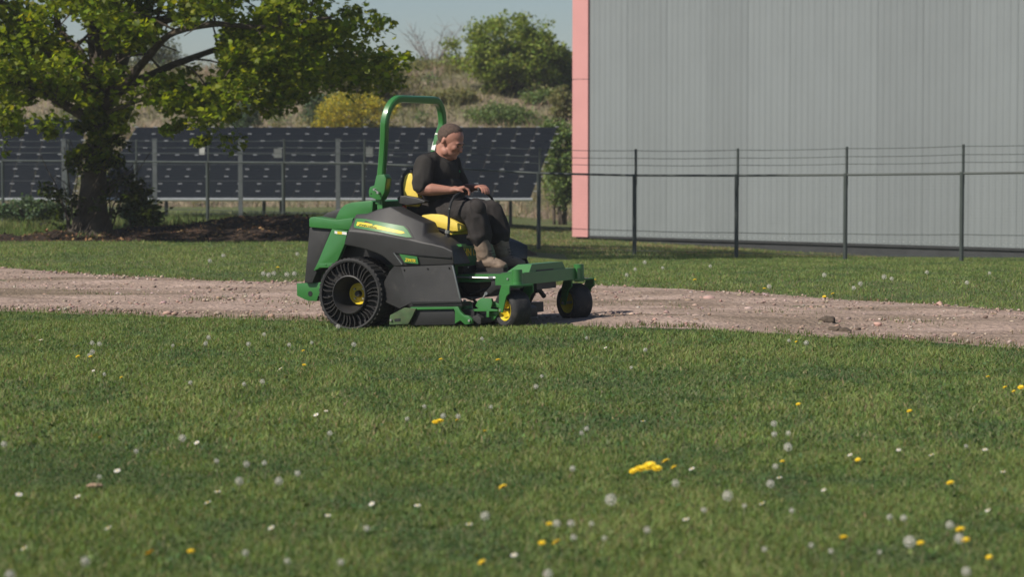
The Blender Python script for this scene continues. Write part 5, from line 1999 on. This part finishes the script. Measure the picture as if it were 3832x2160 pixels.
# --- boots
for s, toe in (('N', 0.14), ('F', 0.14)):
    a_ = J['ank' + s]
    zs = zf + 0.004
    bm = bmesh.new()
    add_capsule(bm, J['knee' + s].lerp(a_, 0.58), 0.070, Vector((a_.x - 0.005, a_.y, a_.z - 0.01)), 0.062, rings=2)
    add_ell(bm, Vector((a_.x - 0.02, a_.y, zs + 0.055)), (0.07, 0.05, 0.06))
    add_capsule(bm, Vector((a_.x, a_.y, zs + 0.075)), 0.055, Vector((a_.x + toe - 0.02, a_.y, zs + 0.05)), 0.048)
    add_ell(bm, Vector((a_.x + toe, a_.y, zs + 0.042)), (0.055, 0.052, 0.04))
    bt = fuse('boot', bm, 0.007, 3, M['boot'], PROOT, folds(0.004, 14, (0.6, 1, 1.6)))
    bm = bmesh.new()
    pr = [(-0.09, .036), (-0.05, .045), (0.05, .047), (0.14, .054), (0.185, .042), (0.20, 0.0)]
    up_, dn_ = [], []
    outl = [(x, y) for x, y in pr] + [(x, -y) for x, y in pr[-2::-1]]
    for x, y in outl:
        dn_.append(bm.verts.new((a_.x + x, a_.y + y, zs - 0.004)))
        up_.append(bm.verts.new((a_.x + x, a_.y + y, zs + 0.028)))
    bm.faces.new(up_); bm.faces.new(dn_[::-1])
    for i in range(len(outl)):
        bm.faces.new((dn_[i], dn_[(i + 1) % len(outl)], up_[(i + 1) % len(outl)], up_[i]))
    from_bm('sole', bm, M['sole'], bt, angle=30)
    bm = bmesh.new()
    for k in range(5):
        c = Vector((a_.x + 0.055 - k * 0.004 + 0.01 * (4 - k), a_.y, zs + 0.10 + k * 0.022))
        add_capsule(bm, c + Vector((0, -0.03, 0)), 0.004, c + Vector((0, 0.03, 0)), 0.004, n=6, rings=2)
    lo_ = from_bm('laces', bm, M['sole'], bt)
    lo_['kind'] = 'stuff'

# ------------------------------------------------------------------ flowers and small things in the grass
M['fluff'] = mat('pappus_fluff', (0.66, 0.63, 0.58), rough=0.95, var=0.08)
M['stem'] = mat('flower_stem', (0.13, 0.14, 0.06), rough=0.7)
M['petal'] = mat('dandelion_petal', (0.75, 0.52, 0.012), rough=0.6, var=0.12, scale=40)
M['daisy'] = mat('daisy_petal', (0.58, 0.56, 0.52), rough=0.7)
M['core'] = mat('seed_core', (0.25, 0.19, 0.13), rough=0.9)


def clock_mesh():
    bm = bmesh.new()
    bmesh.ops.create_icosphere(bm, subdivisions=1, radius=0.25)
    n = 95
    for i in range(n):
        z = 1 - 2 * (i + 0.5) / n
        a = i * 2.399963
        r = math.sqrt(1 - z * z)
        d = Vector((r * math.cos(a), r * math.sin(a), z))
        u = d.orthogonal().normalized()
        v = d.cross(u)
        s = 0.17
        c = d * random.uniform(0.9, 1.04)
        vs = [bm.verts.new(c + (u * math.cos(t) + v * math.sin(t)) * s + d * 0.06) for t in (0.3 + i, 2.4 + i, 4.5 + i)]
        b = bm.verts.new(d * 0.35)
        c0 = bm.verts.new(c)
        bm.faces.new((c0, vs[0], vs[1]))
        bm.faces.new((c0, vs[1], vs[2]))
        bm.faces.new((c0, vs[2], vs[0]))
        e = bm.verts.new(c + u * 0.012)
        bm.faces.new((b, c0, e))
    me = bpy.data.meshes.new('seed_head')
    bm.to_mesh(me)
    bm.free()
    me.materials.append(M['fluff'])
    return me


def petal_mesh(name, n, rows, m, wid, cup):
    bm = bmesh.new()
    for rr_, (ri, ro, zz) in enumerate(rows):
        for k in range(n):
            a = 2 * math.pi * (k + 0.5 * rr_) / n
            d = Vector((math.cos(a), math.sin(a), 0))
            s = Vector((-math.sin(a), math.cos(a), 0))
            p = [d * ri - s * wid * 0.5, d * ri + s * wid * 0.5, d * ro * 0.8 + s * wid + Vector((0, 0, cup * 0.7)), d * ro + Vector((0, 0, cup)), d * ro * 0.8 - s * wid + Vector((0, 0, cup * 0.7))]
            vs = [bm.verts.new(q + Vector((0, 0, zz))) for q in p]
            bm.faces.new(vs)
    me = bpy.data.meshes.new(name)
    bm.to_mesh(me)
    bm.free()
    me.materials.append(m)
    return me


def stem_mesh():
    bm = bmesh.new()
    add_tube(bm, [(0, 0, -0.15), (0.02, 0.01, 0.5), (0, 0, 1.0)], [0.0026, 0.0023, 0.002], 5)
    bmesh.ops.recalc_face_normals(bm, faces=bm.faces[:])
    me = bpy.data.meshes.new('stem')
    bm.to_mesh(me)
    bm.free()
    me.materials.append(M['stem'])
    return me


FLOW = []
clock_m, stem_m = clock_mesh(), stem_mesh()
dand_m = petal_mesh('flower_head', 18, [(0.1, 1.0, 0.0), (0.05, 0.8, 0.12), (0.0, 0.55, 0.25)], M['petal'], 0.16, 0.22)
daisy_m = petal_mesh('flower_head', 12, [(0.2, 1.0, 0.0)], M['daisy'], 0.2, 0.1)
core_bm = bmesh.new()
bmesh.ops.create_icosphere(core_bm, subdivisions=1, radius=0.34)
daisy_core = bpy.data.meshes.new('flower_disc')
core_bm.to_mesh(daisy_core)
core_bm.free()
daisy_core.materials.append(M['petal'])


def flower(kind, px, py, size, h, place):
    p = on_ground(px, py, h)
    gz = ground_z(p.x, p.y)
    lab, cat, grp, nm = {
        'clock': ('white dandelion seed head standing in the %s', 'seed head', 'dandelion seed heads in the %s', 'dandelion_clock'),
        'dandelion': ('yellow dandelion flower in the %s', 'flower', 'dandelion flowers in the %s', 'dandelion_flower'),
        'daisy': ('tiny white daisy in the %s', 'flower', 'daisies in the %s', 'daisy_flower')}[kind]
    if place == LAWN:
        dc = math.hypot(p.x - CLUS.x, p.y - CLUS.y)
        db = math.hypot(p.x - CHIP.x, p.y - CHIP.y)
        ed_ = path_edges(p.x)[0] - p.y
        if dc < 0.75:
            place = 'lawn beside the dense dandelion cluster'
        elif db < 1.3:
            place = 'lawn beside the pale bark chip'
        elif ed_ < 3.6:
            place = 'lawn close to the gravel edge'
        elif size > 0.0175 and kind == 'clock':
            place, lab = 'open lawn', lab.replace('white', 'extra large white')
            grp = 'extra large ' + grp
        else:
            place = 'open lawn'
    FLOW.append([None, kind, p, size, place])
    r = FLOW[-1][0] = empty(nm, (p.x, p.y, gz), random.uniform(0, 6.28), lab % place, cat, grp % place)
    st = bpy.data.objects.new('stem', stem_m)
    hdo = bpy.data.objects.new('seed_head' if kind == 'clock' else 'flower_head', {'clock': clock_m, 'dandelion': dand_m, 'daisy': daisy_m}[kind])
    for o in (st, hdo):
        COL.objects.link(o)
        o.parent = r
    st.scale = (1, 1, h)
    hdo.location = (0, 0, h)
    hdo.scale = (size, size, size)
    hdo.rotation_euler = (random.uniform(-0.45, 0.45), random.uniform(-0.45, 0.45), 0)
    if kind != 'clock':                 # open flowers turn to the sun
        r.rotation_euler = (0, 0, random.uniform(-0.5, 0.5))
        hdo.rotation_euler = (random.uniform(0.05, 0.45), random.uniform(-0.5, 0.0), 0)
    if kind == 'daisy':
        c = bpy.data.objects.new('flower_disc', daisy_core)
        COL.objects.link(c)
        c.parent = r
        c.location = (0, 0, h + 0.002)
        c.scale = (size, size, size * 0.5)
    return r


LAWN, STRIP = 'lawn before the gravel track', 'grass strip beyond the gravel track'
CLUS, CHIP = on_ground(2425, 1760), on_ground(355, 1826)
z3 = lambda x, y: (x * 0.7438, 1150 + y * 0.7438)
z4 = lambda x, y: (1916 + x * 0.7438, 1150 + y * 0.7438)
z6 = lambda x, y: (2000 + x * 0.7112, 850 + y * 0.7112)
z2 = lambda x, y: (x * 0.5647, 420 + y * 0.5647)
CL3 = [(463, 180, 1), (500, 185, 1), (465, 225, 1), (450, 242, .9), (1050, 152, 1), (1035, 183, 1), (1330, 137, .9), (1250, 186, 1), (1455, 190, .9), (1568, 178, .8), (1780, 188, 1.1), (1700, 97, 1.1), (525, 337, .7),
       (958, 380, .8), (1228, 388, .8), (1320, 375, .9), (918, 660, 1.1), (20, 690, .9), (1660, 635, .8), (1240, 790, .9), (1090, 775, .7), (1330, 785, .7), (1203, 876, 1.1), (1403, 876, 1.1), (1497, 838, .8),
       (2440, 1052, 1.1), (430, 1280, 1), (50, 1350, 1), (1235, 1238, .7), (1445, 1280, .7), (2230, 548, .9), (2305, 550, .8), (2135, 500, .7), (2470, 503, .7), (2048, 562, .7), (1845, 1115, .7), (1715, 1285, .7), (685, 725, .7), (500, 855, .6), (2425, 158, .8), (870, 193, .7)]
CL4 = [(1480, 180, 1.1), (1393, 168, .8), (670, 215, .9), (375, 155, .7), (600, 305, .7), (120, 400, .9), (150, 348, .7), (375, 612, .8), (350, 635, .7), (1318, 587, 1), (1320, 640, .9), (1390, 635, .8), (1388, 705, 1.3), (305, 813, .8), (823, 887, 1),
       (1300, 890, 1.1), (1085, 950, 1.35), (497, 970, 1.5), (1325, 803, .8), (965, 1022, .7), (1408, 1025, .7), (225, 1090, .9), (297, 1090, .9), (400, 1092, .6), (680, 1123, .8), (1900, 1058, .7), (1970, 1063, .8), (2203, 1098, 1), (2000, 1182, 1.4), (2250, 1165, 1.1),
       (1270, 1220, .6), (1605, 1230, .6), (2285, 1333, 1), (180, 1345, 1), (1850, 1235, .5), (1505, 1200, .6), (2285, 700, .6), (1170, 1002, .6), (310, 1160, .7), (465, 1165, .6)]
for f, lst in ((z3, CL3), (z4, CL4)):
    for x, y, s in lst:
        u, v = f(x, y)
        flower('clock', u, v, 0.0155 * s, random.uniform(0.06, 0.09), LAWN)
DA3 = [(392, 250, 1.2), (455, 250, 1), (610, 355, .8), (505, 657, .9), (1530, 292, 1), (1525, 220, .8), (2218, 264, 1.1), (2505, 267, 1.2), (2210, 577, 1.7), (2190, 580, 1.3), (2300, 570, .8), (755, 1242, 1.5), (2530, 908, 1.4), (2425, 1287, 1), (960, 1232, 1), (2440, 625, .7)]
DA4 = [(775, 778, 1.4), (815, 808, 1.0), (188, 1095, 1), (150, 1190, 1), (225, 1188, 1.3), (1668, 1162, 1.1), (2255, 1122, 1.3), (2280, 1175, 1.2), (2055, 1190, 1), (2400, 1262, .9), (2205, 887, 1.2), (1740, 770, 1), (2000, 525, 1.1), (2395, 352, 1),
       (2480, 405, 1), (2560, 405, 1.4), (2525, 425, .9), (1440, 490, 1), (1430, 175, .8), (1360, 778, .8)]
for f, lst in ((z3, DA3), (z4, DA4)):
    for x, y, s in lst:
        u, v = f(x, y)
        flower('dandelion', u, v, 0.0145 * s, random.uniform(0.06, 0.075), LAWN)
for x, y, s in ((690, 805, 2.1), (645, 818, 1.7), (728, 815, 1.5), (610, 828, 1.2)):
    u, v = z4(x, y)
    o = flower('dandelion', u, v, 0.0165 * s, 0.08, LAWN)
    tag(o, 'large yellow dandelion bloom in the dense cluster of blooms', None, 'dense cluster of dandelion blooms')
DS = [(1590, 543), (1640, 523), (990, 683), (470, 320), (1870, 992), (1095, 930), (390, 955), (95, 945), (1045, 985), (545, 1113), (120, 1217), (1650, 1050), (1365, 1112), (2100, 1000), (590, 825), (2360, 1095), (205, 165), (1410, 310)]
DS4 = [(2380, 718), (2393, 1025), (1568, 922), (1345, 860), (2470, 830), (1700, 745), (1945, 720), (2110, 745), (905, 815), (660, 575), (1260, 990), (875, 1070), (10, 1250), (470, 205)]
for f, lst in ((z3, DS), (z4, DS4)):
    for x, y in lst:
        u, v = f(x, y)
        flower('daisy', u, v, random.uniform(0.011, 0.016), 0.055, LAWN)
for x, y, s in ((580, 185, 1.2), (530, 222, 1), (485, 252, 1), (675, 215, .9), (925, 205, 1), (1525, 252, 1.2), (1715, 298, 1.1), (1840, 262, 1.3), (1880, 272, 1), (1235, 312, 1.1), (1680, 320, 1), (2065, 238, 1), (2275, 292, 1), (2395, 242, .9)):
    u, v = z6(x, y)
    flower('clock', u, v, 0.02 * s, 0.08, STRIP)
for x, y in ((1390, 985), (1745, 1070), (1780, 1078), (1815, 1068), (1900, 1075), (1950, 1070), (1970, 940), (1480, 950)):
    u, v = z2(x, y)
    flower('clock', u, v, 0.024, 0.08, STRIP)
for f, x, y in ((z6, 843, 278), (z6, 1525, 367), (z6, 1570, 352), (z6, 1210, 325), (z6, 315, 280), (z2, 1840, 1030)):
    u, v = f(x, y)
    flower('dandelion', u, v, 0.02, 0.07, STRIP)


# tell the flowers apart by their neighbours and size
NEARW = {}
for i, (o, kind, p, size, place) in enumerate(FLOW):
    if 'cluster of blooms' in o['label']:
        continue
    nd = {'clock': 9.0, 'dandelion': 9.0, 'daisy': 9.0}
    for j, (o2, k2, p2, s2, pl2) in enumerate(FLOW):
        if j != i:
            nd[k2] = min(nd[k2], math.hypot(p.x - p2.x, p.y - p2.y))
    what = {'clock': 'seed head', 'dandelion': 'yellow dandelion', 'daisy': 'tiny white daisy'}[kind]
    big = size / {'clock': 0.0155, 'dandelion': 0.0165, 'daisy': 0.0135}[kind]
    sz = ('big ' if big > 1.05 else 'small ' if big < 0.8 else '') if kind != 'daisy' else ''
    if kind == 'clock':
        sz += 'white '
    if kind != 'clock' and nd['clock'] < 0.28:
        by = ' by a white seed head'
    elif kind == 'clock' and nd['dandelion'] < 0.28:
        by = ' by a yellow dandelion'
    elif nd[kind] < 0.3:
        by = ' near another'
    else:
        by = ' standing alone'
    o['label'] = sz + what + by + ', in the ' + place
    o['group'] = {'clock': 'seed heads: ', 'dandelion': 'dandelions: ', 'daisy': 'daisies: '}[kind] + sz + by.strip() + ' in the ' + place

# clover and broad weed leaves among the blades
n = 26000
x = RNG.uniform(-5.6, 5.6, n)
y = 8.2 + 13 * RNG.random(n) ** 1.3
k = (np.abs(x) < 0.2 * y + 1.2) & (nfield(x, y, 1.4, 31.0) + 0.5 * nfield(x, y, 5.0, 17.0) > 0.16)
x, y = x[k], y[k]
k = np.array([path_edges(a)[0] - b > 0.1 for a, b in zip(x, y)])
x, y = x[k], y[k]
z = np.array([ground_z(a, b) for a, b in zip(x, y)]) + RNG.uniform(0.008, 0.03, len(x))
o = leaf_cloud('clover_leaves', np.stack([x, y, z], 1), 0.026, pal([(0.10, 0.165, 0.05), (0.12, 0.19, 0.06), (0.16, 0.20, 0.07), (0.09, 0.15, 0.06)], len(x), 0.15), M['grass'], droop=0.0)
tag(o, 'clover and broad weed leaves growing in the lawn', kind='stuff')


# bark chip, clods, white stone
def rock(name, label, cat, p, r, m, group=None, seed=0.0):
    bm = bmesh.new()
    bmesh.ops.create_icosphere(bm, subdivisions=3, radius=1)
    for v in bm.verts:
        d = v.co.normalized()
        k = 1 + 0.35 * noise.noise(d * 1.6 + Vector((seed, 0, 0))) + 0.15 * noise.noise(d * 4 + Vector((0, seed, 0)))
        v.co = Vector((d.x * r[0], d.y * r[1], d.z * r[2])) * k
    o = from_bm(name, bm, m, None, smooth=True)
    o.location = p
    return tag(o, label, cat, group)


M['clod'] = mat('earth_clod', (0.10, 0.075, 0.055), rough=0.95, var=0.3, scale=20, bump=0.8, bscale=60)
M['chip'] = mat('pale_bark_chip', (0.34, 0.23, 0.155), rough=0.9, var=0.25, scale=40, bump=0.6, bscale=90)
M['pale'] = mat('pale_stone', (0.55, 0.54, 0.51), rough=0.9, var=0.12)
for i, (x, y, s) in enumerate(((3098, 1210, 0.055), (3002, 1216, 0.035), (3237, 1192, 0.03), (3290, 1192, 0.032), (2370, 1134, 0.025), (2906, 1152, 0.022), (3125, 1245, 0.045), (3160, 1248, 0.04))):
    p = on_ground(x, y)
    rock('earth_clod', 'biggest dark earth clod on the gravel track' if i == 0 else 'small dark earth clod lying on the gravel track', 'clod', (p.x, p.y, p.z + s * 0.35), (s * 1.35, s * 1.1, s * 0.75), M['clod'], 'earth clods on the gravel track', i * 3.3)
p = on_ground(355, 1826, 0.02)
rock('bark_chip', 'pale brown bark chip lying in the lawn', 'bark', (p.x, p.y, ground_z(p.x, p.y) + 0.03), (0.033, 0.016, 0.010), M['chip'], None, 2.0)
for i, (x, y, s) in enumerate(((925, 832, 0.11), (955, 838, 0.08))):
    q = at(x, y, 46.6)
    rock('pale_stone', ('larger' if i == 0 else 'smaller') + ' of two pale stones on the weeds behind the soil heap', 'stone', (q.x, q.y, ground_z(q.x, q.y) + s * 0.4), (s * 1.2, s, s * 0.6), M['pale'], None, 5 + i)

# ------------------------------------------------------------------ thin haze in the air
M['haze'] = bpy.data.materials.new('thin_haze')
M['haze'].use_nodes = True
_n = M['haze'].node_tree.nodes
for q in list(_n):
    if q.type == 'BSDF_PRINCIPLED':
        _n.remove(q)
_v = _n.new('ShaderNodeVolumePrincipled')
_v.inputs['Color'].default_value = (0.93, 0.95, 1.0, 1)
_v.inputs['Density'].default_value = 0.0006
M['haze'].node_tree.links.new(_v.outputs[0], _n['Material Output'].inputs['Volume'])
hz = box('haze', -960, 960, -120, 1600, -3.2, 14.0, M['haze'])
tag(hz, 'thin pale haze hanging in the air', kind='stuff')
